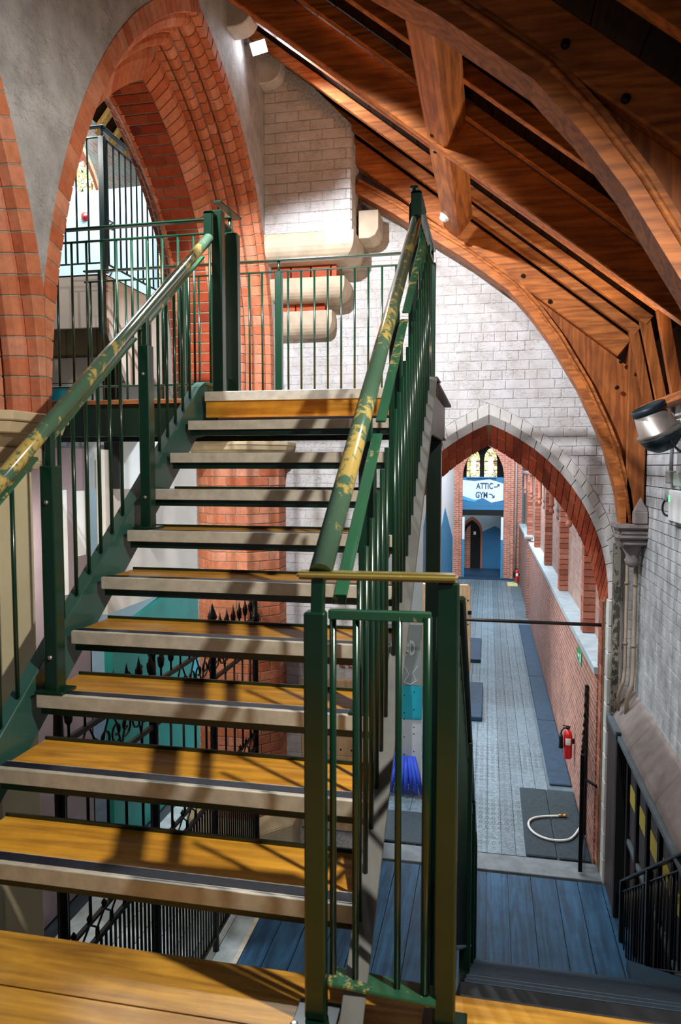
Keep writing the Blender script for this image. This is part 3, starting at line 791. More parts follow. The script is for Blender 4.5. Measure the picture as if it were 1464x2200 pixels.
# thick principal strap rafter below the purlin
# half trusses with curved brace
def truss(y0, y1, label):
    t = thing('roof_truss', label, 'truss', (1.3, (y0 + y1) / 2, .9), None, 'structure')
    m = NB(); beam(m, (1.30, (y0 + y1) / 2, roofz(1.30)), (-2.25, (y0 + y1) / 2, roofz(-2.25)), y1 - y0, .20, (.615, 0, .788), -.10); mk('principal_rafter', m, timber, t, .01)
    low = [(-1.35, 4.16), (-.95, 3.92), (-.549, 3.643), (-.25, 3.445), (.17, 3.123), (.37, 2.89), (.561, 2.626), (.829, 2.172), (1.0, 1.80), (1.08, 1.60), (1.193, 1.184), (1.235, .90)]
    upc = []
    for i, (x, z) in enumerate(low):
        a = low[max(0, i - 1)]; b = low[min(len(low) - 1, i + 1)]; dx, dz = b[0] - a[0], b[1] - a[1]; l = math.hypot(dx, dz)
        nx, nz = -dz / l, dx / l
        if nx * .6 + nz * .8 < 0: nx, nz = -nx, -nz
        upc.append((x + nx * .13, z + nz * .13))
    for j0, j1 in ((0, 4), (4, 11)):
        poly = low[j0:j1 + 1] + list(reversed(upc[j0:j1 + 1]))
        m = NB()
        n = j1 - j0
        for i in range(n):
            a, b, c, d = low[j0 + i], low[j0 + i + 1], upc[j0 + i + 1], upc[j0 + i]
            hexa(m, [(a[0], y0, a[1]), (b[0], y0, b[1]), (c[0], y0, c[1]), (d[0], y0, d[1]), (a[0], y1, a[1]), (b[0], y1, b[1]), (c[0], y1, c[1]), (d[0], y1, d[1])])
        bmesh.ops.remove_doubles(m, verts=m.verts[:], dist=1e-4)
        mk('curved_brace', m, timber, t)
    # bead along the brace
    m = NB(); tube(m, [(x * .35 + u * .65, y0, z * .35 + w * .65) for (x, z), (u, w) in zip(low, upc)], .018, 6); mk('brace_bead', m, timber, t)
    # infill board between brace and rafter / post
    poly = upc[1:10] + [(1.29, 1.45), (1.29, roofz(1.30) - .25)] + [(-.75, roofz(-.75) - .25)]
    m = NB(); prism(m, poly, XZ, (y0 + y1) / 2 - .02, (y0 + y1) / 2 + .02); mk('spandrel_board', m, timberz, t)
    m = NB(); box(m, (1.27, y0, .90), (1.44, y1, 2.62)); mk('wall_post', m, timberz, t, .012)
    for (x, z) in ((1.20, 2.42), (1.17, 2.18), (1.34, 2.30), (.55, 3.0), (.3, 3.25)):
        m = NB(); lathe(m, [(.02, 0), (.02, .018), (.012, .026)], (x, y0, z), 8, (0, -1, 0)); mk('bolt', m, iron, t)
    return t
truss(7.24, 7.44, 'arched timber roof truss set against the white gable wall')
truss(3.36, 3.56, 'dark arched timber roof truss nearest the camera, at upper right')
# carved corbel below the far wall post
co = thing('wall_corbel', 'moulded stone corbel carrying the far timber wall post', 'corbel', (1.33, 7.34, .8), None, 'structure')
m = NB()
for z0, z1, g in ((.86, .905, .10), (.80, .86, .06), (.765, .80, .085), (.70, .765, .04)): box(m, (1.27 - g, 7.20 - g, z0), (XR, 7.48, z1))
mk('abacus', m, pinkstone, co, .014, 2)
m = NB(); lathe(m, [(.02, -.22), (.06, -.19), (.07, -.15), (.055, -.11), (.10, -.03), (.12, .0)], (1.36, 7.33, .70), 12); mk('drop', m, pinkstone, co)
m = NB(); hexa(m, [(1.33, 7.10, .91), (1.45, 7.10, .91), (1.45, 7.22, .91), (1.33, 7.22, .91), (1.33, 7.10, 1.03), (1.45, 7.10, 1.03), (1.45, 7.22, 1.03), (1.33, 7.22, 1.03)]); 
top = m.verts.new((1.39, 7.16, 1.14)); mk('finial_block', m, pinkstone, co, .01)
m = NB(); b_ = [m.verts.new(p) for p in ((1.335, 7.105, 1.03), (1.445, 7.105, 1.03), (1.445, 7.215, 1.03), (1.335, 7.215, 1.03))]; t_ = m.verts.new((1.39, 7.16, 1.16))
for i in range(4): m.faces.new((b_[i], b_[(i + 1) % 4], t_))
mk('finial_point', m, pinkstone, co)
def smooth(pts, it=3):
    for _ in range(it):
        q = [pts[0]]
        for a, b in zip(pts, pts[1:]): q += [tuple(a[i] * .75 + b[i] * .25 for i in range(len(a))), tuple(a[i] * .25 + b[i] * .75 for i in range(len(a)))]
        pts = q + [pts[-1]]
    return pts
pipem = plain('buff_pipe', '9a8874', .55, 0, .12)
# ================================================================== STEEL STAIR GOING UP
XA, XB = -1.70, -.365       # tread ends
st = thing('steel_staircase', 'open-riser green steel staircase with golden wooden treads climbing to the landing', 'staircase', ((XA + XB) / 2, D0, 0))
m = NB(); box(m, (XA, .012, -.036), (XB, .288, -.004)); me_t = mesh('tread', m, treadw, .003)
m = NB(); box(m, (XA - .004, -.003, -.052), (XB + .004, .010, .001)); box(m, (XA - .004, .010, -.003), (XB + .004, .018, .0015)); box(m, (XA - .004, .060, -.003), (XB + .004, .066, .0015)); me_n = mesh('nosing', m, alu, .0015)
m = NB(); box(m, (XA, .018, -.003), (XB, .060, .0022)); me_g = mesh('grip_strip', m, navy)
m = NB(); box(m, (XA, .02, -.085), (XB, .045, -.036)); box(m, (XA, .02, -.043), (XB, .288, -.0365)); box(m, (XA, .288, -.06), (XB, .297, .008)); me_p = mesh('tread_pan', m, greendark, .001)
for k in range(1, 10):
    y, z = D0 + G0 * k, R0 * k
    t = put('tread', me_t, st, (0, y, z))
    for nm, me in (('nosing', me_n), ('grip_strip', me_g), ('tread_pan', me_p)): put(nm, me, t, (0, y, z))
yl = D0 + G0 * 10; zl = R0 * 10
o = bx('riser_board', (XA, yl + .014, zl - .155), (XB, yl + .034, zl - .045), treadw, st, .002)
# stringers: web plate + flange that kinks level at the landing
for nm, xw, x0, x1 in (('L', -1.742, -1.775, -1.715), ('R', -.325, -.352, -.292)):
    ya, yb = D0 - .02, 4.16; za, zb = nose(ya) + .055, nose(yb) + .055
    m = NB(); prism(m, [(ya, -.02), (ya, za), (yb, zb), (yb + .09, zb + .04), (yb + .32, zb + .04), (yb + .32, zb - .26), (yb, zb - .30), (ya + .26, -.02)], YZ, xw - .006, xw + .006)
    w = mk('stringer', m, stringm if nm == 'L' else plain('grey_green_paint', '6f706c', .45, 0, .15), st, .001)
    m = NB(); beam(m, ((x0 + x1) / 2, ya, za), ((x0 + x1) / 2, yb, zb), x1 - x0, .010); beam(m, ((x0 + x1) / 2, yb, zb), ((x0 + x1) / 2, yb + .09, zb + .04), x1 - x0, .010); beam(m, ((x0 + x1) / 2, yb + .09, zb + .04), ((x0 + x1) / 2, yb + .36, zb + .04), x1 - x0, .010)
    mk('flange', m, stringm if nm == 'L' else plain('grey_green_paint', '6f706c', .45, 0, .15), w, .002)

# ---- railing helpers
def frame_panel(t, x, ya, za, yb, zb, ztop, n, r=.0085, mat=green, bottom=True, xb=None):
    """baluster panel in a plane of constant x: top rail follows za..zb + ztop"""
    pass
def stair_rail(label, xp, xbal, hz, posts, y0, y1, group):
    """xp: posts and handrail, xbal: balusters; hz(y): handrail height"""
    t = thing('stair_railing', label, 'railing', (xp, y0, hz(y0) - 1.0), group)
    # handrail
    m = NB(); tube(m, [(xp, y0, hz(y0)), (xp, y1, hz(y1))], .030, 18); h = mk('handrail', m, roundrail, t)
    m = NB(); beam(m, (xp, y1, hz(y1) - .012), (xp, y1, hz(y1) + .16), .058, .022, (0, 1, 0)); beam(m, (xp, y1 - .011, hz(y1) + .15), (xp, y1 + .34, hz(y1) + .15), .058, .022); mk('handrail_riser', m, greendark, t, .006, 2)
    xm = (xp + xbal) / 2
    segs = [y0 + .03] + [p + .035 for p in posts] + [y1]
    for a, b in zip(segs, segs[1:]):
        b2 = b - .07 if b != y1 else b
        bm1('top_rail', (xm, a, hz(a) - .105), (xm, b2, hz(b2) - .105), .036, .012, greenrail, t)
    y = y0 + .12; 
    while y < y1 - .03:
        if all(abs(y - p) > .035 for p in posts):
            tb('baluster', [(xbal, y, nose(y) + .058), (xbal, y, hz(y) - .11)], .0085, green, t, 6)
        y += .104
    for p in posts:
        zf = math.floor((p - D0) / G0) * R0
        m = NB(); box(m, (xp - .028, p - .03, zf + .004), (xp + .028, p + .03, hz(p) - .16)); po = mk('post', m, green, t, .004)
        bm1('stem', (xp, p, hz(p) - .165), (xp, p, hz(p) - .008), .03, .03, green, po, (0, 1, 0))
        bx('foot_plate', (xp - .06, p - .05, zf), (xp + .06, p + .05, zf + .012), green, po, .002)
        for dz in (-.30, -.9):
            m = NB(); lathe(m, [(.009, 0), (.009, .006), (.004, .009)], (xp, p - .03, hz(p) + dz), 8, (0, -1, 0)); mk('bolt', m, chrome, po)
    return t
hzL = lambda y: 1.40 + .718 * (y - 2.22)
hzR = lambda y: 1.185 + .69 * (y - 1.79)
tl = stair_rail('green stair railing with balusters on the left side of the upward flight', -1.65, -1.735, hzL, [2.515, 3.33], 1.55, 4.17, 'railings of the upward flight')
tr = stair_rail('green stair railing with worn yellowed handrail on the right side of the upward flight', -.415, -.335, hzR, [2.52, 3.30], 1.785, 4.17, 'railings of the upward flight')

# ---- panel that closes the near end of the right railing
fr = thing('end_railing', 'green end railing panel with worn yellow top bar standing on the landing floor', 'railing', (-.26, 1.79, 0))
YE = 1.785
m = NB(); beam(m, (-.475, YE, 1.175), (-.07, YE + .02, 1.175), .05, .02, (0, 0, 1)); mk('top_bar', m, railtop, fr, .007, 3)
for nm, x0, x1, yy, zt in (('a', -.452, -.397, YE - .015, 1.085), ('b', -.122, -.066, YE + .02, 1.165)):
    p = bx('post', (x0, yy - .02, .01), (x1, yy + .02, zt), green, fr, .005)
    bx('foot_plate', (x0 - .03, yy - .055, 0), (x1 + .03, yy + .055, .010), greendark, p, .002)
    for dx in (-.02, .075):
        m = NB(); lathe(m, [(.011, 0), (.011, .009), (.006, .012)], (x0 + dx, yy - .05, .012), 8); mk('bolt', m, chrome, p)
bm1('stem', (-.42, YE - .01, 1.08), (-.42, YE, 1.17), .032, .032, green, fr, (0, 1, 0))
bm1('upper_rail', (-.395, YE + .005, 1.075), (-.135, YE + .015, 1.075), .02, .026, greenrail, fr)
bm1('bottom_rail', (-.395, YE + .005, .11), (-.115, YE + .015, .085), .07, .012, greenrail, fr)
for x in (-.385, -.325, -.215, -.143):
    tb('baluster', [(x, YE + .01, .10), (x, YE + .01, 1.075)], .0095 if x not in (-.143,) else .013, green, fr, 6)

# ---- top landing and bridge
la = thing('landing_platform', 'upper steel landing with timber deck and bridge through the arch', 'platform', (-1.2, 4.9, zl))
bx('deck', (-1.70, yl + .012, zl - .045), (-.36, 5.62, zl - .004), treadw, la, .002)
m = NB(); box(m, (XA, yl - .003, zl - .056), (XB, yl + .01, zl + .001)); box(m, (XA, yl + .01, zl - .004), (XB, yl + .055, zl + .0015)); mk('nosing', m, alu, la, .0015)
bx('bridge_deck', (-3.6, 4.55, zl - .035), (-1.71, 5.62, zl - .004), wood('bridge_boards', 'a86a3c', '5f3518', 'x', .5), la, .002)
bx('bridge_beam', (-3.6, 4.56, zl - .25), (-1.76, 4.58, zl - .036), greendark, la, .002)
bx('bridge_soffit', (-3.6, 4.60, zl - .10), (-.36, 5.60, zl - .05), blacksteel, la)
bx('rear_beam', (-3.6, 5.60, zl - .25), (-.36, 5.625, zl - .036), greendark, la)
bm1('side_kerb', (-.335, 4.45, zl + .05), (-.320, 5.66, zl + .005), .07, .02, plain('grey_brown_paint', '5a4c48', .5, 0, .15), la)
bx('side_fascia', (-.352, 4.47, zl - .26), (-.330, 5.62, zl - .01), plain('grey_green_paint', '6f706c', .45, 0, .15), la, .002)
cl = thing('support_column', 'dark square steel column under the landing corner', 'column', (-.40, 5.5, ZL))
bx('shaft', (-.455, 5.44, ZL), (-.345, 5.55, zl - .26), greendark, cl, .006)
bx('base_plate', (-.52, 5.38, ZL), (-.28, 5.61, ZL + .02), greendark, cl)
bx('cap_plate', (-.48, 5.41, zl - .262), (-.32, 5.58, zl - .245), greendark, cl)

def level_rail(label, p0, p1, z0, posts, n, name='landing_railing', group='railings of the upper landing', hh=1.15, mat=green, hand=True):
    p0 = Vector(p0); p1 = Vector(p1)
    t = thing(name, label, 'railing', (p0 + p1) / 2, group)
    P = lambda f, z: (p0.x + (p1.x - p0.x) * f, p0.y + (p1.y - p0.y) * f, z0 + z)
    bm1('handrail', P(0, hh), P(1, hh), .05, .014, mat, t, bevel=.005)
    bm1('top_rail', P(0, hh - .085), P(1, hh - .085), .022, .012, mat, t)
    bm1('bottom_rail', P(0, .09), P(1, .09), .022, .012, mat, t)
    L = (p1 - p0).length
    for i in range(n):
        f = (i + .5) / n
        if all(abs(f - q) * L > .04 for q in posts): tb('baluster', [P(f, .09), P(f, hh - .085)], .0085, mat, t, 6)
    for q in posts:
        a, b = P(q, 0), P(q, hh - .09)
        m = NB(); box(m, (a[0] - .027, a[1] - .027, a[2]), (b[0] + .027, b[1] + .027, b[2])); po = mk('post', m, mat, t, .004)
        tb('stem', [P(q, hh - .1), P(q, hh)], .011, mat, po, 6)
    return t
level_rail('green landing railing in front of the white gable wall', (-3.3, 5.575, 0), (-.44, 5.575, 0), zl, [.585, .30], 27)
level_rail('green railing along the right edge of the upper landing, seen end on', (-.44, 4.27, 0), (-.43, 5.575, 0), zl, [.02, .99], 14, mat=greendark)
level_rail('green bridge railing running left from the stair head through the arch', (-3.3, 4.58, 0), (-1.64, 4.58, 0), zl, [.985], 15)
hp = thing('newel_posts', 'pair of dark green newel posts at the left head of the stair', 'post', (-1.62, 4.4, zl))
bx('newel', (-1.66, 4.24, zl - .05), (-1.595, 4.30, zl + 1.09), greendark, hp, .004)
bx('newel', (-1.65, 4.46, zl - .05), (-1.575, 4.52, zl + 1.02), greendark, hp, .004)
bx('filler_plate', (-1.632, 4.30, zl + .1), (-1.618, 4.46, zl + .98), greendark, hp)
bm1('cap_bar', (-1.625, 4.25, zl + 1.14), (-1.615, 4.60, zl + 1.15), .05, .016, greendark, hp)

# ================================================================== FLIGHT GOING DOWN
dn = thing('lower_staircase', 'dark metal staircase descending from the landing to the blue floor', 'staircase', (.57, 1.95, 0))
n = 15; y0, yE = 1.955, 6.20; g = (yE - y0) / n
dk = plain('dark_tread', '10171d', .55, 0, .2, 30)
m = NB(); box(m, (-.06, -.285, -.03), (1.20, 0, 0)); me = mesh('tread', m, dk, .004)
m = NB(); box(m, (-.06, -.014, -.03), (1.20, .005, .004)); me2 = mesh('nosing', m, plain('steel_nosing', '35495a', .4, .3, .1), .001)
for j in range(n):
    t = put('tread', me, dn, (0, y0 + g * j, -R0 * j)) if j else None
    if j: put('nosing', me2, t, (0, y0 + g * j, -R0 * j))
bx('top_nosing', (-.06, 1.93, -.03), (1.205, 1.985, .004), dk, dn, .003)
for x in (-.085, 1.215):
    m = NB(); prism(m, [(1.90, .0), (yE + .1, ZL + .10), (yE + .1, ZL), (yE - .15, ZL), (1.90, -.26)], YZ, x - .008, x + .008); mk('stringer', m, greendark, dn)
def down_rail(label, x, ya, yb, posts, hh, mat, ztop_off=0.):
    fz = lambda y: -(y - y0) * R0 / g
    t = thing('lower_railing', label, 'railing', (x, ya, fz(ya)), 'railings of the downward flight')
    bm1('handrail', (x, ya, fz(ya) + hh), (x, yb, fz(yb) + hh), .045, .02, mat, t, bevel=.006)
    bm1('top_rail', (x, ya, fz(ya) + hh - .10), (x, yb, fz(yb) + hh - .10), .02, .012, mat, t)
    bm1('bottom_rail', (x, ya, fz(ya) + .12), (x, yb, fz(yb) + .12), .02, .012, mat, t)
    y = ya + .06
    while y < yb - .03:
        tb('baluster', [(x, y, fz(y) + .12), (x, y, fz(y) + hh - .10)], .0075, mat, t, 6); y += .105
    for p in posts: bx('post', (x - .024, p - .024, fz(p) + .02), (x + .024, p + .024, fz(p) + hh - .01), mat, t, .003)
    return t
down_rail('dark green railing on the left of the downward flight, behind the end panel', -.075, 1.86, 6.25, [3.1, 4.4, 5.6, 6.2], 1.05, greendark)
down_rail('black railing on the right of the downward flight beside the dark panelling', 1.235, 1.9, 6.72, [3.2, 4.5, 5.67, 6.70], .90, blacksteel)

# ================================================================== IRONWORK IN THE ARCADE
sr = thing('iron_screen', 'black wrought iron screen with spiked cresting under the arcade', 'screen', (-2.3, 5.3, ZL))
XS = -2.32; ya, yb = 3.55, 7.02
for z, w in ((-2.72, .03), (-1.45, .035), (-1.30, .022), (-.40, .035), (-.10, .035)): bm1('rail', (XS, ya, z), (XS, yb, z), .03, w, iron, sr)
y = ya + .05
me = None
m = NB(); tube(m, [(0, 0, -2.72), (0, 0, -1.45)], .009, 6); mb = mesh('dog_bar', m, iron)
m = NB(); tube(m, [(0, 0, -1.30), (0, 0, -.40)], .010, 6); mb2 = mesh('bar', m, iron)
i = 0
while y < yb:
    put('dog_bar', mb, sr, (XS, y, 0))
    if i % 4 == 0: put('bar', mb2, sr, (XS, y, 0))
    y += .058; i += 1
for y in (ya, 4.7, 5.85, yb):
    m = NB(); lathe(m, [(.03, 0), (.03, 2.70), (.05, 2.72), (.05, 2.78), (.03, 2.80), (.025, 2.95), (.045, 3.0), (.0, 3.12)], (XS, y, ZL), 8); mk('post', m, iron, sr)
def spiral(c, r, a0, turns, sy):
    pts = []
    for k in range(15):
        f = k / 14; a = a0 + f * turns * 2 * math.pi; rr = r * (1 - .75 * f); pts.append((0, c[0] + sy * rr * math.cos(a), c[1] + rr * math.sin(a)))
    return pts
m = NB()
for sy in (1, -1): tube(m, spiral((sy * .06, -.25), .075, -math.pi * .7, 1.25, sy), .008, 5)
tube(m, [(0, -.11, -.12), (0, -.06, -.2), (0, 0, -.38)], .007, 5); tube(m, [(0, .11, -.12), (0, .06, -.2), (0, 0, -.38)], .007, 5)
msc = mesh('scroll', m, iron)
m = NB(); tube(m, [(0, -.07, -1.44), (0, -.075, -1.37), (0, 0, -1.31)], .007, 5); tube(m, [(0, .07, -1.44), (0, .075, -1.37), (0, 0, -1.31)], .007, 5); lathe(m, [(.012, -.02), (.02, 0), (.0, .03)], (0, 0, -1.27), 6)
msc2 = mesh('scroll', m, iron)
m = NB(); lathe(m, [(.008, -.10), (.008, -.02), (.022, 0), (.028, .05), (.014, .09), (.0, .16)], (0, 0, 0), 8)
for sy in (1, -1): tube(m, [(0, 0, .0), (0, sy * .035, .04), (0, sy * .045, .075), (0, sy * .03, .09)], [.008, .007, .006, .004], 5)
msp = mesh('spike', m, iron)
y = ya + .16
while y < yb - .05:
    put('scroll', msc, sr, (XS, y, 0)); y += .27
y = ya + .1
while y < yb - .05:
    put('spike', msp, sr, (XS, y, 0.0)); put('scroll', msc2, sr, (XS, y, 0)); y += .17

gt = thing('iron_gate', 'black wrought iron gate leaf folded back against the right jamb of the arch', 'gate', (1.16, 8.6, ZL))
A = Vector((1.0, 7.74, 0)); Bq = Vector((1.135, 8.55, 0))
P = lambda f, z: tuple(A.lerp(Bq, f)[:2]) + (z,)
bm1('stile', P(0, ZL + .04), P(0, -1.55), .04, .04, iron, gt, (0, 1, 0)); bm1('stile', P(1, ZL + .04), P(1, -1.05), .04, .04, iron, gt, (0, 1, 0))
for z in (ZL + .1, -2.1, -1.75): bm1('rail', P(0, z), P(1, z), .02, .03, iron, gt)
for i in range(1, 9):
    f = i / 9; zt = -1.6 + .55 * f * f; tb('bar', [P(f, ZL + .1), P(f, zt)], .009, iron, gt, 6)
    m = NB(); lathe(m, [(.009, 0), (.024, .03), (.0, .12)], P(f, zt), 6); mk('spike', m, iron, gt)
    for z in (-2.5, -1.93):
        m = NB(); tube(m, [P(f - .05, z - .06), P(f - .02, z), P(f - .05, z + .06), P(f + .02, z + .08)], .007, 5); mk('scroll', m, iron, gt)
tb('hinge_bar', [(1.08, 8.0, -1.93), (1.2, 7.86, -1.95)], .016, iron, gt, 6)
tag(tb('tie_bar', [(-1.2, 7.86, -.205), (1.2, 7.86, -.205)], .019, plain('dark_bar', '2b2624', .4, .4, .1), None, 8), 'dark steel tie bar across the corridor arch', 'bar')

# ================================================================== LAMPS AND FITTINGS
lf = thing('led_floodlight', 'bright square LED floodlight high under the roof on the left wall', 'floodlight', (-2.1, 6.5, 5.18))
c = Vector((-2.06, 6.46, 5.18)); dirv = (Vector((0, 0, 1.45)) - c).normalized(); q = Vector((0, 0, -1)).rotation_difference(dirv).to_matrix().to_4x4(); T = Matrix.Translation(c) @ q
m = NB(); box(m, (-.075, -.055, .0), (.075, .055, .03), T); mk('housing', m, greyplastic, lf, .004)
m = NB(); box(m, (-.066, -.047, -.004), (.066, .047, .001), T); mk('lens', m, emis('led_glow', 'f4f8ff', 60), lf)
tb('bracket', [tuple(c), (-2.14, 6.5, 5.24), (-2.2, 6.5, 5.24)], .008, greyplastic, lf, 6)
for y, z, lb in ((6.12, 5.12, 'round-ended white corbel on the left wall nearest the top of the picture'), (7.0, 5.10, 'round-ended white corbel in the gable corner below the LED floodlight')):
    k = thing('round_corbel', lb, 'corbel', (-2.2, y, z), 'plate corbels of the left wall', 'structure')
    m = NB(); pts = [(-2.25, z + .28), (-1.98, z + .28)] + [(-1.98 - .0 + .0 - .14 * (1 - math.cos(a)), z + .14 - .14 * math.sin(a)) for a in [math.radians(d) for d in (0, 25, 45, 65, 90)]] + [(-2.25, z)]
    prism(m, pts, XZ, y - .10, y + .10); mk('block', m, wring, k, .008)
ff = thing('round_floodlight', 'round grey metal floodlight on the right wall plate', 'floodlight', (1.30, 5.8, 1.77))
c = Vector((1.215, 5.80, 1.765)); ax = Vector((-.42, -.12, .88)).normalized(); K = 1.45
m = NB(); lathe(m, [(.05 * K, -.07 * K), (.105 * K, -.065 * K), (.112 * K, -.05 * K), (.112 * K, -.035 * K), (.098 * K, -.03 * K), (.082 * K, .07 * K)], c, 28, ax); mk('body', m, chrome, ff)
m = NB(); lathe(m, [(.084 * K, .066 * K), (.087 * K, .07 * K), (.087 * K, .095 * K), (.078 * K, .10 * K), (.07 * K, .088 * K)], c, 28, ax); mk('rim', m, plain('lamp_rim', '24343c', .4, .3, .1), ff)
m = NB(); lathe(m, [(.0, -.15 * K), (.05 * K, -.145 * K), (.09 * K, -.11 * K), (.106 * K, -.066 * K), (.09 * K, -.06 * K)], c, 28, ax); mk('base_bowl', m, plain('lamp_bowl', '1b2a33', .4, .2, .1), ff)
m = NB(); lathe(m, [(.0, .080 * K), (.072 * K, .080 * K), (.072 * K, .084 * K), (.0, .086 * K)], c, 24, ax); mk('lens', m, emis('warm_lens', 'ffdca8', 12), ff)
light('uplight_round_flood', 'SPOT', c + ax * .16, c + ax * .16 + Vector((-.55, -.05, .80)), 105, (1.0, 0.80, 0.58), spot_size=2.2, spot_blend=0.6, shadow_soft_size=0.07)
bm1('arm', (1.30, 5.80, 1.78), (1.455, 5.78, 1.84), .06, .02, chrome, ff)
tb('cable', smooth([(1.28, 5.72, 1.70), (1.33, 5.64, 1.56), (1.40, 5.56, 1.54), (1.44, 5.5, 1.60), (1.45, 5.45, 1.9)], 2), .009, black, ff, 6)
sm = thing('smoke_detector', 'white smoke detector under the purlin', 'detector', (-.42, 6.75, 3.70))
nn = -nv
c0 = purlin_pt(-.03, 0, 6.75)
m = NB(); lathe(m, [(.05, 0), (.05, .012), (.044, .02)], c0, 16, nn); mk('base', m, plastic, sm)
m = NB(); lathe(m, [(.036, .02), (.038, .038), (.024, .044), (.02, .052)], c0, 16, nn); mk('head', m, plastic, sm)
em = thing('emergency_light', 'white emergency light box with green indicator on the right wall', 'lamp', (1.45, 5.9, 1.1))
bx('box', (1.395, 5.62, 1.02), (1.458, 6.12, 1.26), plastic, em, .006)
bx('bracket', (1.41, 5.66, 1.29), (1.458, 6.06, 1.40), plain('pale_green_plastic', '9db3a6', .45, 0, .05), em, .01)
m = NB(); lathe(m, [(.04, 0), (.04, .05), (.03, .06)], (1.455, 6.22, 1.20), 12, (-1, 0, 0)); mk('plug', m, greyplastic, em)
bx('junction', (1.405, 6.16, 1.31), (1.458, 6.30, 1.41), greyplastic, em, .008)
tb('cable', smooth([(1.42, 6.22, 1.19), (1.40, 6.34, 1.15), (1.40, 6.32, 1.05), (1.43, 6.10, 1.05)], 2), .009, black, em, 6)
for i in range(3): bx('indicator', (1.390, 6.085, 1.17 + i * .018), (1.396, 6.11, 1.18 + i * .018), emis('green_led', '30ff70', 3), em)
tag(tb('conduit', [(1.445, 6.28, 1.92), (1.445, 6.28, 1.41)], .014, greyplastic, None, 8), 'grey conduit dropping to the emergency light', 'pipe')
for i, (x, y, r, lb, mt) in enumerate(((1.41, 7.40, .020, 'buff downpipe in the right gable corner nearest the wall', pipem), (1.35, 7.50, .017, 'slimmer buff downpipe beside the stone jamb', pipem))):
    p = thing('downpipe', lb, 'pipe', (x, y, -.8), 'pipes in the gable corner')
    tb('pipe', [(x, y, .62), (x, y, -.55), (x - .02, y - .06, -.66), (x - .07, y - .10, -.78), (x - .07, y - .10, -.95)], r, mt, p, 10)
    for z in (.3, -.3):
        m = NB(); lathe(m, [(r + .008, -.012), (r + .008, .012)], (x, y, z), 10); mk('collar', m, mt, p)
bx('gable_trunking', (1.235, 7.54, -1.05), (1.30, YG - .015, .68), painted('speckled_trunking', '8a8474', '3a3830', .5, .6, 30), None, .004); tag(bpy.data.objects['gable_trunking'], 'speckled brown square trunking beside the arch jamb', 'trunking')

# dark panelling below the ledge
pa = thing('wall_panelling', 'dark brown panelling with yellow notices below the stone ledge', 'panelling', (1.3, 5.5, ZL))
bx('back_board', (1.33, 2.0, ZL), (1.42, 7.25, -1.10), darkwood, pa)
bx('top_rail', (1.22, 2.0, -1.13), (1.31, 7.10, -1.08), plain('grey_rail', '5d6a70', .45, 0, .15), pa, .006)
bx('mid_rail', (1.30, 2.0, -2.05), (1.335, 7.0, -2.0), plain('grey_rail', '5d6a70', .45, 0, .15), pa, .004)
y = 2.3
while y < 7.0:
    bx('stile', (1.295, y, ZL), (1.34, y + .07, -1.12), black, pa, .003)
    bx('panel', (1.315, y + .10, -1.95), (1.335, y + .38, -1.16), darkwood, pa, .004)
    if y > 3.9: bx('notice', (1.309, y + .12, -1.62), (1.314, y + .36, -1.46), yellow, pa)
    y += .42
bx('end_cheek', (1.22, 7.05, ZL), (1.36, 7.13, -1.06), black, pa)
bx('return_board', (1.225, 7.13, ZL), (1.25, 7.62, -1.06), darkwood, pa, .004)
bx('return_cap', (1.205, 7.08, -1.10), (1.26, 7.62, -1.05), plain('grey_rail', '5d6a70', .45, 0, .15), pa, .004)
pinkd = plain('dark_pink_stone', '7d6a66', .75, 0, .2, 5)
# ================================================================== CORRIDOR
cw = thing('wall_corridor_right', 'long pink brick corridor wall with a stone sill', 'wall', (1.2, 18, ZL), None, 'structure')
bx('lower_wall', (1.16, 7.98, ZL), (1.5, 28.2, -.76), bw_y, cw)
bx('upper_wall', (1.36, 7.98, -.70), (1.6, 28.2, 3.2), bw_ylight, cw)
um = unitbox('sill_stone', plain('sill_stone', 'a3b0b6', .6, 0, .12, 6), .01)
for i in range(14): put('sill_stone', um, cw, (1.26, 8.7 + 1.4 * i, -.73), (0, 0, 0), (.26, 1.392, .075))
pm = unitbox('pilaster_brick', brickp, .03)
for i, y in enumerate((9.75, 11.35, 12.95, 14.55, 16.2, 17.9, 19.7, 21.5, 23.3, 25.1)):
    if i % 2 == 0:
        for k in range(22):
            z = -.69 + .0905 * k
            if k % 2: put('pilaster_brick', pm, cw, (1.29, y, z + .045), (0, 0, 0), (.16, .225, .082))
            else:
                put('pilaster_brick', pm, cw, (1.29, y - .058, z + .045), (0, 0, 0), (.16, .108, .082)); put('pilaster_brick', pm, cw, (1.29, y + .058, z + .045), (0, 0, 0), (.16, .108, .082))
    m = NB(); lathe(m, [(.0, -.08), (.045, -.05), (.05, 0), (.03, .04), (.03, .07), (.055, .10), (.055, .13), (.045, .15), (.045, .62), (.07, .66)], (1.25, y + .5, .55), 10); mk('pendant_shaft', m, brickp if i % 2 else pinkd, cw)
    bx('abacus', (1.12, y + .38, 1.18), (1.36, y + .62, 1.27), pinkd, cw, .015)
bx('pier', (1.10, 20.9, ZL), (1.2, 21.2, -.60), bw_y, cw); bx('pier_cap', (1.02, 20.85, -.62), (1.25, 21.3, -.53), pinkstone, cw, .02)
lw = thing('wall_corridor_left', 'white painted climbing wall along the left of the corridor', 'wall', (-1.3, 18, ZL), None, 'structure')
bx('panel', (-1.5, 12.6, ZL), (-1.27, 28, 3.0), white, lw)
m = NB(); prism(m, [(13, ZL), (27, ZL), (27, -1.2), (22, .2), (19, -.6), (16, .9), (13, -.5)], YZ, -1.272, -1.262); mk('blue_paint', m, bluepan, lw)
bx('pale_post', (-1.27, 18.0, ZL), (-1.16, 18.2, 3), white, lw)

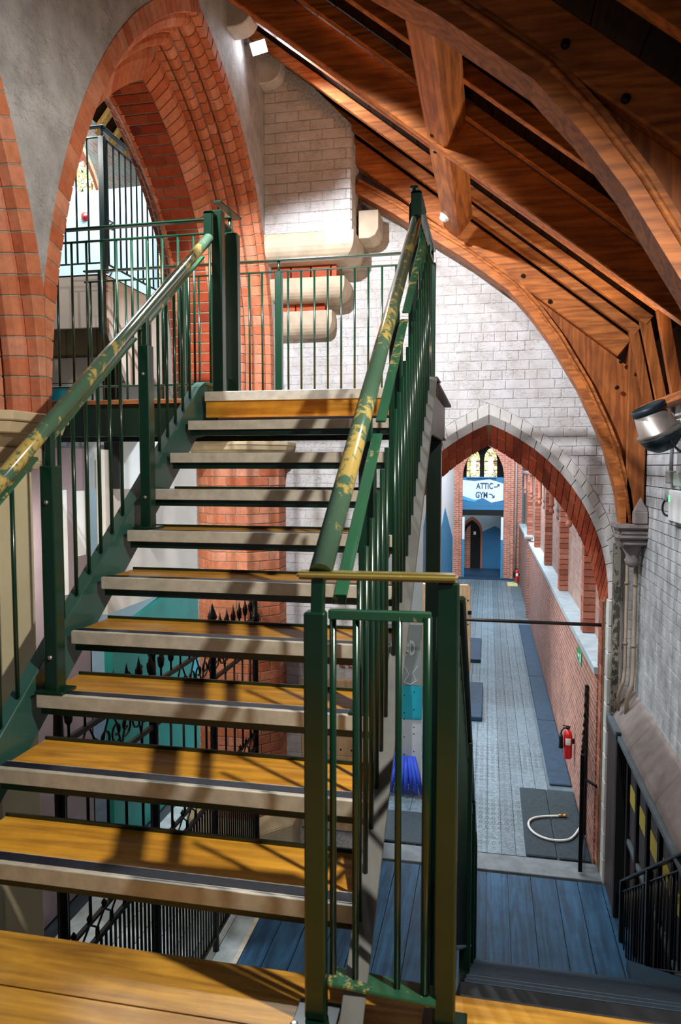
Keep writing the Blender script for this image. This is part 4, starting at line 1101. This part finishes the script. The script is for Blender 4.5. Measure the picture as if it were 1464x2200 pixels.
ew = thing('wall_end', 'brick end wall of the corridor with painted sign panel', 'wall', (0, 28, ZL), None, 'structure')
bx('pier', (-1.6, 28.0, ZL), (-.95, 28.5, 3.2), bw_x, ew); bx('pier', (.585, 28.0, ZL), (1.25, 28.5, 3.2), bw_x, ew)
bx('pilaster', (-1.28, 27.85, ZL), (-1.10, 28.0, 3.2), bw_x, ew); bx('pilaster', (.82, 27.85, ZL), (.95, 28.0, 3.2), bw_x, ew)
def arcpts(cx, zc, R, xe, n=8):
    return [(cx + R * math.cos(a), zc + R * math.sin(a)) for a in [math.acos((xe - cx) / R) * i / n for i in range(n + 1)]]
ar = arcpts(-.95, 1.0, 1.535, -.18)
m = NB(); prism(m, [(.585, 1.0), (.60, 3.2), (-.18, 3.2)] + list(reversed(ar))[0:-1], XZ, 28.0, 28.4); mk('spandrel', m, bw_x, ew)
m = NB(); prism(m, [(-.95, 1.0), (-.96, 3.2), (-.18, 3.2)] + [(-.365 - x, z) for x, z in reversed(ar)][0:-1], XZ, 28.0, 28.4); mk('spandrel', m, bw_x, ew)
sb = thing('sign_board', 'white and blue painted boards reading ATTIC and GYM at the end of the corridor', 'sign', (-.18, 28.05, -.2))
ex = lambda cx: -.948 + (970 + cx / 6.285 - 995) * .01726
ez = lambda cy: 1.014 - (950 + cy / 6.285 - 1025) * .01777
for i in range(8):
    z0 = -.235 + i * .155; bx('board', (-.95, 28.10, z0 + .003), (.585, 28.16, z0 + .152), signb, sb)
m = NB(); prism(m, [(ex(a), ez(b)) for a, b in ((156, 510), (320, 525), (520, 500), (709, 560), (709, 780), (550, 815), (435, 755), (320, 780), (156, 725))], XZ, 28.088, 28.10); mk('white_field', m, signw, sb)
m = NB(); prism(m, [(ex(a), ez(b)) for a, b in ((156, 725), (320, 780), (410, 762), (320, 808), (156, 775))], XZ, 28.09, 28.10); mk('light_blue_field', m, plain('sign_light_blue', '3f9cc8', .6, 0, .04), sb)
bx('ledge', (ex(215), 28.02, ez(485)), (ex(610), 28.1, ez(468)), signb, sb)
def text(name, body, x0, x1, z0, z1, y, mat, parent, axis='y'):
    cu = bpy.data.curves.new(name, 'FONT'); cu.body = body; cu.extrude = .004; cu.offset = .028; cu.resolution_u = 3
    ob = bpy.data.objects.new(name, cu); COL.objects.link(ob)
    dg = bpy.context.evaluated_depsgraph_get(); me = bpy.data.meshes.new_from_object(ob.evaluated_get(dg)); bpy.data.objects.remove(ob)
    xs = [v.co.x for v in me.vertices]; ys = [v.co.y for v in me.vertices]; a, b, c, d = min(xs), max(xs), min(ys), max(ys)
    for v in me.vertices:
        u = x0 + (v.co.x - a) / (b - a) * (x1 - x0); w = z0 + (v.co.y - c) / (d - c) * (z1 - z0)
        v.co = (u, y - v.co.z, w) if axis == 'y' else (y - v.co.z, u, w)
    me.materials.clear(); me.materials.append(mat); return put(name, me, parent)
dkb = plain('letter_blue', '14486e', .6, 0, .03)
text('lettering', 'ATTIC', ex(340), ex(568), ez(632), ez(548), 28.082, dkb, sb)
text('lettering', 'GYM', ex(333), ex(495), ez(752), ez(668), 28.082, dkb, sb)
def arrow(pts, head):
    m = NB()
    for (a, b), (c, d) in zip(pts, pts[1:]): beam(m, (ex(a), 28.08, ez(b)), (ex(c), 28.08, ez(d)), .006, .035, (0, 0, 1))
    prism(m, [(ex(a), ez(b)) for a, b in head], XZ, 28.076, 28.084); mk('arrow', m, dkb, sb)
arrow([(580, 603), (618, 603), (645, 580)], [(618, 566), (660, 564), (655, 602)])
arrow([(515, 700), (548, 700), (578, 738)], [(592, 708), (590, 753), (552, 750)])
bx('lintel', (-.95, 28.1, -.45), (.585, 28.4, -.24), black, sb)
w1 = thing('window_1', 'two-light stained glass window at the end of the corridor', 'window', (-.2, 29, 1), None, 'structure')
bx('dark_frame', (-1.0, 29.05, .95), (.62, 29.1, 2.8), black, w1)
for a, b in ((-.83, -.33), (-.16, .33)):
    c_ = (a + b) / 2; m = NB(); pts = [(a, 1.0), (b, 1.0)] + [(a + (b - a) * math.cos(t), 1.72 + (b - a) * math.sin(t)) for t in [math.radians(d) for d in (0, 20, 40, 60)]] + [(b - (b - a) * math.cos(t), 1.72 + (b - a) * math.sin(t)) for t in [math.radians(d) for d in (40, 20, 0)]]
    prism(m, pts, XZ, 28.98, 29.0); mk('pane', m, stained, w1)
    for z in (1.25, 1.6): bx('bar', (a, 28.965, z), (b, 28.975, z + .02), black, w1)
    m = NB(); prism(m, [(c_ - .10, 1.15), (c_ + .10, 1.15), (c_ + .09, 1.6), (c_ + .05, 1.72), (c_, 1.82), (c_ - .05, 1.72), (c_ - .09, 1.6)], XZ, 28.955, 28.962); mk('figure_glass', m, emis('pale_glass', 'f2f0d8', 1.0), w1)
# room behind the opening
rb = thing('wall_beyond', 'blue and white painted wall with an arched doorway beyond the corridor', 'wall', (0, 30, ZL), None, 'structure')
bx('painted_wall', (-1.4, 30.0, ZL), (1.4, 30.1, .6), plain('pale_blue_wall', 'b9cdd6', .6, 0, .06, 2), rb)
m = NB(); prism(m, [(-.25, ZL), (.9, ZL), (.9, -1.3), (.28, -1.0), (-.25, -1.25)], XZ, 29.97, 30.0); mk('blue_paint', m, signb, rb)
d1 = thing('door_1', 'dark arched doorway with brick surround at the far end', 'door', (-.55, 29.9, ZL), None, 'structure')
def ogive(cx, hw, z0, zs, za, n=6):
    R = (hw * hw + (za - zs) ** 2) / (2 * hw); r = []
    for i in range(n + 1):
        a = math.asin((za - zs) / R) * i / n; r.append((cx + hw - R + R * math.cos(a), zs + R * math.sin(a)))
    l = [(2 * cx - x, z) for x, z in reversed(r)][1:]
    return [(cx - hw, z0), (cx + hw, z0)] + r + l
m = NB(); prism(m, ogive(-.62, .42, ZL, -1.25, -.62), XZ, 29.90, 29.98); mk('surround', m, brickp, d1)
m = NB(); prism(m, ogive(-.62, .34, ZL, -1.3, -.76), XZ, 29.87, 29.92); mk('opening', m, black, d1)
m = NB(); prism(m, [(-.94, ZL), (-.68, ZL), (-.68, -.95), (-.80, -1.05), (-.94, -1.35)], XZ, 29.85, 29.88); mk('inner_brick', m, bw_x, d1)
bx('notice', (-.56, 29.84, -1.35), (-.46, 29.86, -1.22), plastic, d1)
bx('dais', (-1.2, 28.2, ZL), (1.0, 29.8, ZL + .14), plain('dark_blue_dais', '1a3a52', .5, 0, .15), d1)
bx('dark_step', (-1.3, 27.7, ZL), (1.1, 28.1, ZL + .05), plain('dark_blue_dais', '1a3a52', .5, 0, .15), d1)
for x0, x1, lb in ((-.95, -.86, 'narrow white and blue door leaf on the left of the far opening'), (.49, .58, 'narrow white and blue door leaf on the right of the far opening')):
    t = thing('door_leaf', lb, 'door', (x0, 27.97, ZL), 'door leaves of the far opening')
    bx('upper', (x0, 27.92, -1.35), (x1, 27.98, -.5), white, t); bx('lower', (x0, 27.92, ZL), (x1, 27.98, -1.35), bluepan, t)
tag(tb('drainpipe', [(1.02, 27.7, ZL), (1.02, 27.7, 2.4)], .03, greyplastic, None, 8), 'thin grey drainpipe at the far end of the corridor', 'pipe')
tag(bx('yellow_step', (.72, 26.3, ZL), (1.08, 27.0, ZL + .06), plain('pale_yellow', 'c9c48a', .6, 0, .08), None, .01), 'pale yellow block on the floor by the far brick pier', 'block')

# mats, hose, extinguishers
def mat_(nm, a, b, lb, mt, th=.05): tag(bx(nm, (a[0], a[1], ZL), (b[0], b[1], ZL + th), mt, None, .012), lb, 'mat', 'mats on the corridor floor')
mat_('crash_mat', (-.75, 15.9), (-.11, 17.9), 'farther dark blue square mat on the corridor planks', rubberb, .08)
mat_('crash_mat', (-.75, 12.2), (-.05, 14.2), 'nearer dark blue square mat beside the plywood board', rubberb, .08)
for i, (y0, y1) in enumerate(((9.9, 12.4), (12.42, 15.0), (15.02, 19.9))):
    mat_('edge_mat', (.86, y0), (1.15, y1), ('nearest', 'middle', 'farthest')[i] + ' dark blue strip mat along the foot of the corridor wall', rubberb, .03)
mat_('rubber_mat', (.46, 8.0), (.80, 9.72), 'black rubber mat under the white hose by the threshold', rubber, .025)
mat_('rubber_mat', (.805, 8.0), (1.15, 9.72), 'black rubber mat under the fire extinguisher', rubber, .025)
mat_('rubber_mat', (-1.2, 8.0), (-.62, 8.75), 'black rubber mat seen through the end railing at left of the threshold', rubber, .025)
hs = thing('shower_hose', 'white hose curled on the black rubber mat', 'hose', (.8, 8.5, ZL))
hp_ = [(1.12, 8.72), (1.0, 8.42), (.88, 8.34), (.72, 8.34), (.59, 8.43), (.525, 8.57), (.52, 8.72), (.58, 8.83), (.70, 8.90), (.90, 8.95)]
tb('hose', [(x, y, ZL + .042) for x, y in smooth(hp_)], .0145, hosem, hs, 8)
m = NB(); lathe(m, [(.014, 0), (.02, .01), (.02, .05), (.014, .06), (.022, .07), (.022, .10)], (.89, 8.95, ZL + .045), 10, (1, .15, 0)); mk('coupling', m, brass, hs)
def extinguisher(lb, x, y, zb, sc_=1.):
    t = thing('fire_extinguisher', lb, 'extinguisher', (x, y, zb), 'fire extinguishers')
    S = sc_
    m = NB(); lathe(m, [(.05 * S, 0), (.058 * S, .01), (.058 * S, .30 * S), (.05 * S, .345 * S), (.028 * S, .37 * S), (.022 * S, .385 * S)], (x, y, zb), 18); mk('cylinder', m, redp, t)
    m = NB(); lathe(m, [(.02 * S, .38 * S), (.024 * S, .40 * S), (.018 * S, .43 * S)], (x, y, zb), 10); mk('valve', m, blacksteel, t)
    bm1('lever', (x - .07 * S, y - .02, zb + .44 * S), (x + .03 * S, y, zb + .42 * S), .02 * S, .012 * S, blacksteel, t)
    bm1('carry_handle', (x - .06 * S, y - .02, zb + .41 * S), (x + .03 * S, y, zb + .405 * S), .02 * S, .01 * S, blacksteel, t)
    tb('swivel_pipe', [(x, y, zb + .41 * S), (x - .06 * S, y - .02, zb + .40 * S), (x - .085 * S, y - .03, zb + .37 * S), (x - .09 * S, y - .03, zb + .32 * S)], .01 * S, blacksteel, t, 6)
    m = NB(); lathe(m, [(.018 * S, .33 * S), (.026 * S, .28 * S), (.03 * S, .14 * S)], (x - .09 * S, y - .03, zb), 12); mk('horn', m, blacksteel, t)
    m = NB(); r = .0595 * S; L = []
    for k in range(5):
        a = math.radians(-125 + 17 * k); L.append((x + r * math.cos(a), y + r * math.sin(a)))
    for (a, b), (c, d) in zip(L, L[1:]): hexa(m, [(a, b, zb + .19 * S), (c, d, zb + .19 * S), (c, d + .002, zb + .19 * S), (a, b + .002, zb + .19 * S), (a, b, zb + .28 * S), (c, d, zb + .28 * S), (c, d + .002, zb + .28 * S), (a, b + .002, zb + .28 * S)])
    mk('instruction_label', m, plastic, t)
    bx('wall_bracket', (x + .05 * S, y - .02, zb + .2 * S), (1.158, y + .02, zb + .26 * S), blacksteel, t)
extinguisher('red fire extinguisher with black horn on the brick wall beside the iron gate', 1.075, 9.8, -2.41, 1.0)
extinguisher('small distant red fire extinguisher at the end of the corridor', 1.06, 26.8, -2.75, 1.15)
eg = thing('exit_sign', 'small green exit sign fixed to the pink corridor wall', 'sign', (1.15, 9.3, -.95), 'green exit signs')
bx('plate', (1.15, 9.22, -1.02), (1.16, 9.62, -.86), exitg, eg)
m = NB(); prism(m, [(9.26, -.99), (9.34, -.99), (9.34, -.89), (9.26, -.89)], YZ, 1.146, 1.15); mk('pictogram_door', m, plastic, eg)
m = NB(); prism(m, [(9.40, -.95), (9.46, -.95), (9.46, -.98), (9.55, -.94), (9.46, -.90), (9.46, -.93), (9.40, -.93)], YZ, 1.146, 1.15); mk('arrow', m, plastic, eg)
eg = thing('exit_sign', 'small green arrow exit sign on the far left brick pier', 'sign', (-1.3, 27.8, -.4), 'green exit signs')
bx('plate', (-1.42, 27.80, -.55), (-1.26, 27.83, -.40), exitg, eg)
m = NB(); prism(m, [(-1.39, -.485), (-1.34, -.485), (-1.34, -.51), (-1.29, -.475), (-1.34, -.44), (-1.34, -.465), (-1.39, -.465)], XZ, 27.795, 27.80); mk('arrow', m, plastic, eg)
# plywood and painted panels on the left
pb = thing('plywood_board', 'bare plywood climbing board jutting from the corridor wall', 'board', (-.7, 12, -2))
m = NB(); prism(m, [(-1.28, -.50), (-.30, -.50), (-.26, -.56), (-.25, -1.93), (-.5, -2.02), (-1.28, -2.3)], XZ, 11.95, 12.05); mk('sheet', m, ply, pb, .006)
for i in range(9):
    x, z = -.30 - .1 * (i % 3), -.75 - .4 * (i // 3); m = NB(); lathe(m, [(.012, 0), (.012, .006)], (x, 11.95, z), 8, (0, -1, 0)); mk('bolt_hole', m, blacksteel, pb)
bx('latch', (-.30, 11.92, -.98), (-.24, 11.95, -.92), blacksteel, pb)
cp = thing('climbing_panel', 'painted climbing panel in white, grey and turquoise seen through the end railing', 'panel', (-1.1, 9.5, ZL))
for z0, z1, mt in ((-2.82, -1.93, white), (-1.925, -1.47, turq), (-1.465, -.66, greyp), (-.655, 2.2, white)):
    bx('sheet', (-1.42, 9.48, z0), (-.83, 9.56, z1), mt, cp, .003)
hm = NB()
for i in range(26):
    x, z = -1.32 + .13 * (i % 4), -2.6 + .19 * (i // 4) + .05 * (i % 3); lathe(hm, [(.009, 0), (.009, .004)], (x, 9.48, z), 6, (0, -1, 0))
o = mk('bolt_holes', hm, black, cp); o['kind'] = 'stuff'
chalk = plain('chalk', 'cfd6d6', .8, 0, .05)
text('chalk_letters', 'OD', -1.08, -.92, -1.06, -.86, 9.474, chalk, cp)
tb('chalk_mark', [(-1.06, 9.475, -1.2), (-1.0, 9.475, -1.32), (-1.06, 9.475, -1.42), (-.98, 9.475, -1.45), (-.9, 9.475, -1.4), (-.95, 9.475, -1.3), (-.88, 9.475, -1.2)], .006, chalk, cp, 4)
bx('notice', (-1.16, 9.47, -.62 - .42), (-1.02, 9.48, -.78), plastic, cp)
bf = thing('blue_sling_bundle', 'bundle of bright blue straps at the foot of the climbing panel', 'straps', (-1.05, 9.25, ZL))
for i in range(9):
    a = -1.28 + .055 * i; tb('strap', [(a * .6 - .42, 9.40, -2.40), (a, 9.28 - .02 * (i % 3), -2.62), (a + .04 * (i - 4) * .3, 9.18 - .03 * (i % 2), -2.80)], [.03, .034, .02], bluefab, bf, 6)

# plywood training boards on the gable wall left of the arch
tp = thing('training_board', 'tan plywood training board with bolt holes on the gable wall', 'board', (-1.7, 7.6, ZL))
for i in range(4):
    z0 = -2.55 + .42 * i; bx('sheet', (-1.98, 7.585, z0), (-1.36, 7.63, z0 + .415), ply, tp, .003)
hm = NB()
for i in range(40): lathe(hm, [(.011, 0), (.011, .004)], (-1.9 + .12 * (i % 5), 7.585, -2.4 + .19 * (i // 5)), 6, (0, -1, 0))
o = mk('bolt_holes', hm, black, tp); o['kind'] = 'stuff'
ls = thing('letter_sign', 'small red letters on the gable wall behind the stair railing', 'sign', (-1.6, 7.6, -.7))
redl = plain('letter_red', '9a3a2a', .6, 0, .05)
for ch, x0, x1 in (('C', -1.665, -1.62), ('IE', -1.56, -1.50), ('E', -1.46, -1.42)): text('letter', ch, x0, x1, -.74, -.65, 7.612, redl, ls)

# ================================================================== NAVE SEEN THROUGH THE ARCH
ga = thing('gallery_platform', 'raised white-fronted gallery platform beyond the arch', 'platform', (-3.32, 5.9, 3.1))
bx('deck', (-6.5, 5.9, 3.05), (-3.30, 9.0, 3.12), blacksteel, ga)
bx('front_fascia', (-6.5, 5.88, 2.66), (-3.30, 5.92, 3.10), plain('warm_white', 'd9d0c4', .6, 0, .05, 2), ga)
m = NB(); prism(m, [(5.92, 3.10), (9.0, 3.10), (9.0, 2.5), (6.3, 2.2), (5.92, 2.66)], YZ, -3.32, -3.28); mk('side_fascia', m, plain('warm_white', 'd9d0c4', .6, 0, .05, 2), ga)
bx('corner_post', (-3.34, 5.86, 2.60), (-3.285, 5.90, 3.14), blacksteel, ga)
teal_rail = painted('teal_rail_paint', '0f3a3c', '3f6a64', .72)
level_rail('teal gallery railing facing the camera on the raised platform', (-6.0, 5.92, 0), (-3.28, 5.92, 0), 3.13, [.99, .5], 24, 'gallery_railing', 'railings of the raised gallery', 1.24, teal_rail)
level_rail('teal gallery railing running away along the raised platform edge', (-3.31, 5.95, 0), (-3.31, 9.0, 0), 3.13, [.98], 28, 'gallery_railing', 'railings of the raised gallery', 1.24, teal_rail)
bs = thing('beige_screen', 'beige boarded screen in shade below the gallery', 'screen', (-4.8, 7.3, 1.4))
for i in range(8): bx('board', (-6.4 + .37 * i, 7.3, 1.2), (-6.04 + .37 * i, 7.36, 3.05), plain('beige_board', 'a08f6c', .7, 0, .08, 3), bs, .004)
bx('pale_band', (-6.4, 7.25, 2.35), (-3.45, 7.30, 2.62), plain('warm_white', 'd9d0c4', .6, 0, .05, 2), bs)
bx('teal_sheet', (-4.85, 7.22, 1.75), (-4.3, 7.25, 2.30), turq, bs); bx('white_sheet', (-6.4, 7.23, 1.2), (-3.45, 7.25, 2.34), white, bs)
bx('black_post', (-4.06, 7.18, 1.2), (-3.90, 7.22, 2.6), black, bs)
wp = thing('tall_climbing_wall', 'tall pale blue-white climbing wall panel in the nave', 'panel', (-7, 12, 0))
m = NB(); prism(m, [(-8.3, -2.8), (-5.8, -2.8), (-5.75, 5.9), (-5.95, 6.3), (-7.3, 6.28), (-7.35, 6.7), (-8.3, 6.9)], XZ, 12.0, 12.15); mk('sheet', m, plain('pale_blue_white', 'c4dbe4', .55, 0, .05, 1.5), wp)
m = NB(); lathe(m, [(.0, .07), (.06, .05), (.08, 0)], (-7.05, 12.0, 5.85), 10, (0, -1, 0)); mk('hold', m, redp, wp)
for k in range(3): tb('graffiti', [(-6.75 + .1 * math.sin(i * 2.1 + k) + .04 * i, 11.99, 5.95 - .9 * k - .06 * i) for i in range(7)], .012, black, wp, 4)
nw = thing('wall_nave', 'patterned brick nave wall with stained glass windows', 'wall', (-8.4, 14, 0), None, 'structure')
bx('brickwork', (-8.8, 3, ZL), (-8.4, 24, 9.0), bw_nave, nw)
def nwin(idx, yc, hw, z0, zs, za):
    t = thing('window_%d' % idx, ('stained glass window with cream arch behind the gallery railing', 'partly hidden stained glass window behind the gallery balusters')[idx - 2], 'window', (-8.4, yc, z0), None, 'structure')
    m = NB(); prism(m, ogive(yc, hw + .28, z0, zs, za + .4), YZ, -8.42, -8.34); mk('stone_arch', m, stone, t)
    m = NB(); prism(m, ogive(yc, hw + .14, z0, zs, za + .2), YZ, -8.38, -8.31); mk('brick_order', m, brickp, t)
    m = NB(); prism(m, ogive(yc, hw, z0, zs, za), YZ, -8.36, -8.29); mk('pane', m, stained, t)
nwin(2, 14.1, .62, 5.2, 6.7, 7.75); nwin(3, 17.0, .62, 5.2, 6.7, 7.75)
nr = thing('nave_roof', 'dark nave roof with yellowish rafters', 'roof', (-6, 14, 9), None, 'structure')
m = NB(); hexa(m, [(-8.6, 3, 8.6), (-8.6, 26, 8.6), (-3.0, 26, 15.2), (-3.0, 3, 15.2), (-8.7, 3, 8.8), (-8.7, 26, 8.8), (-3.1, 26, 15.4), (-3.1, 3, 15.4)]); mk('boarding', m, timberdark, nr)
ry = wood('pale_rafter', 'a8803a', '5f4018', 'z', .6)
for i in range(26): bm1('rafter', (-8.5, 8.0 + .62 * i, 8.55), (-3.0, 8.0 + .62 * i, 15.0), .10, .16, ry, nr, (0, 1, 0))
bx('end_wall', (-9, 24, ZL), (-1.6, 24.2, 15), bw_x, nr)
ul = thing('lower_nave_panels', 'grey, white and teal panels of the nave below the bridge', 'panel', (-4.0, 7.5, ZL))
bx('grey_panel', (-4.1, 4.6, ZL), (-4.0, 6.72, 1.62), mauve, ul)
bx('poster', (-4.0, 6.22, .2), (-3.99, 6.34, 1.22), plastic, ul); bx('poster', (-4.0, 6.50, .55), (-3.99, 6.66, 1.2), plastic, ul)
bx('dark_gap', (-4.3, 6.72, ZL), (-4.2, 7.08, 1.62), black, ul)  # black sheet, the darkness inside the gap put into its colour
bx('white_panel', (-4.1, 7.08, -.15), (-4.0, 11.5, 1.62), plain('warm_white', 'd9d0c4', .6, 0, .05, 2), ul)
m = NB(); prism(m, [(7.08, ZL), (11.5, ZL), (11.5, .3), (9.0, -.1), (7.08, -.4)], YZ, -4.05, -3.97); mk('teal_panel', m, teal, ul)
m = NB(); prism(m, [(9.2, -1.4), (11.0, -1.9), (11.0, -.2), (9.8, -.3)], YZ, -3.975, -3.965); mk('turquoise_facet', m, turq, ul)
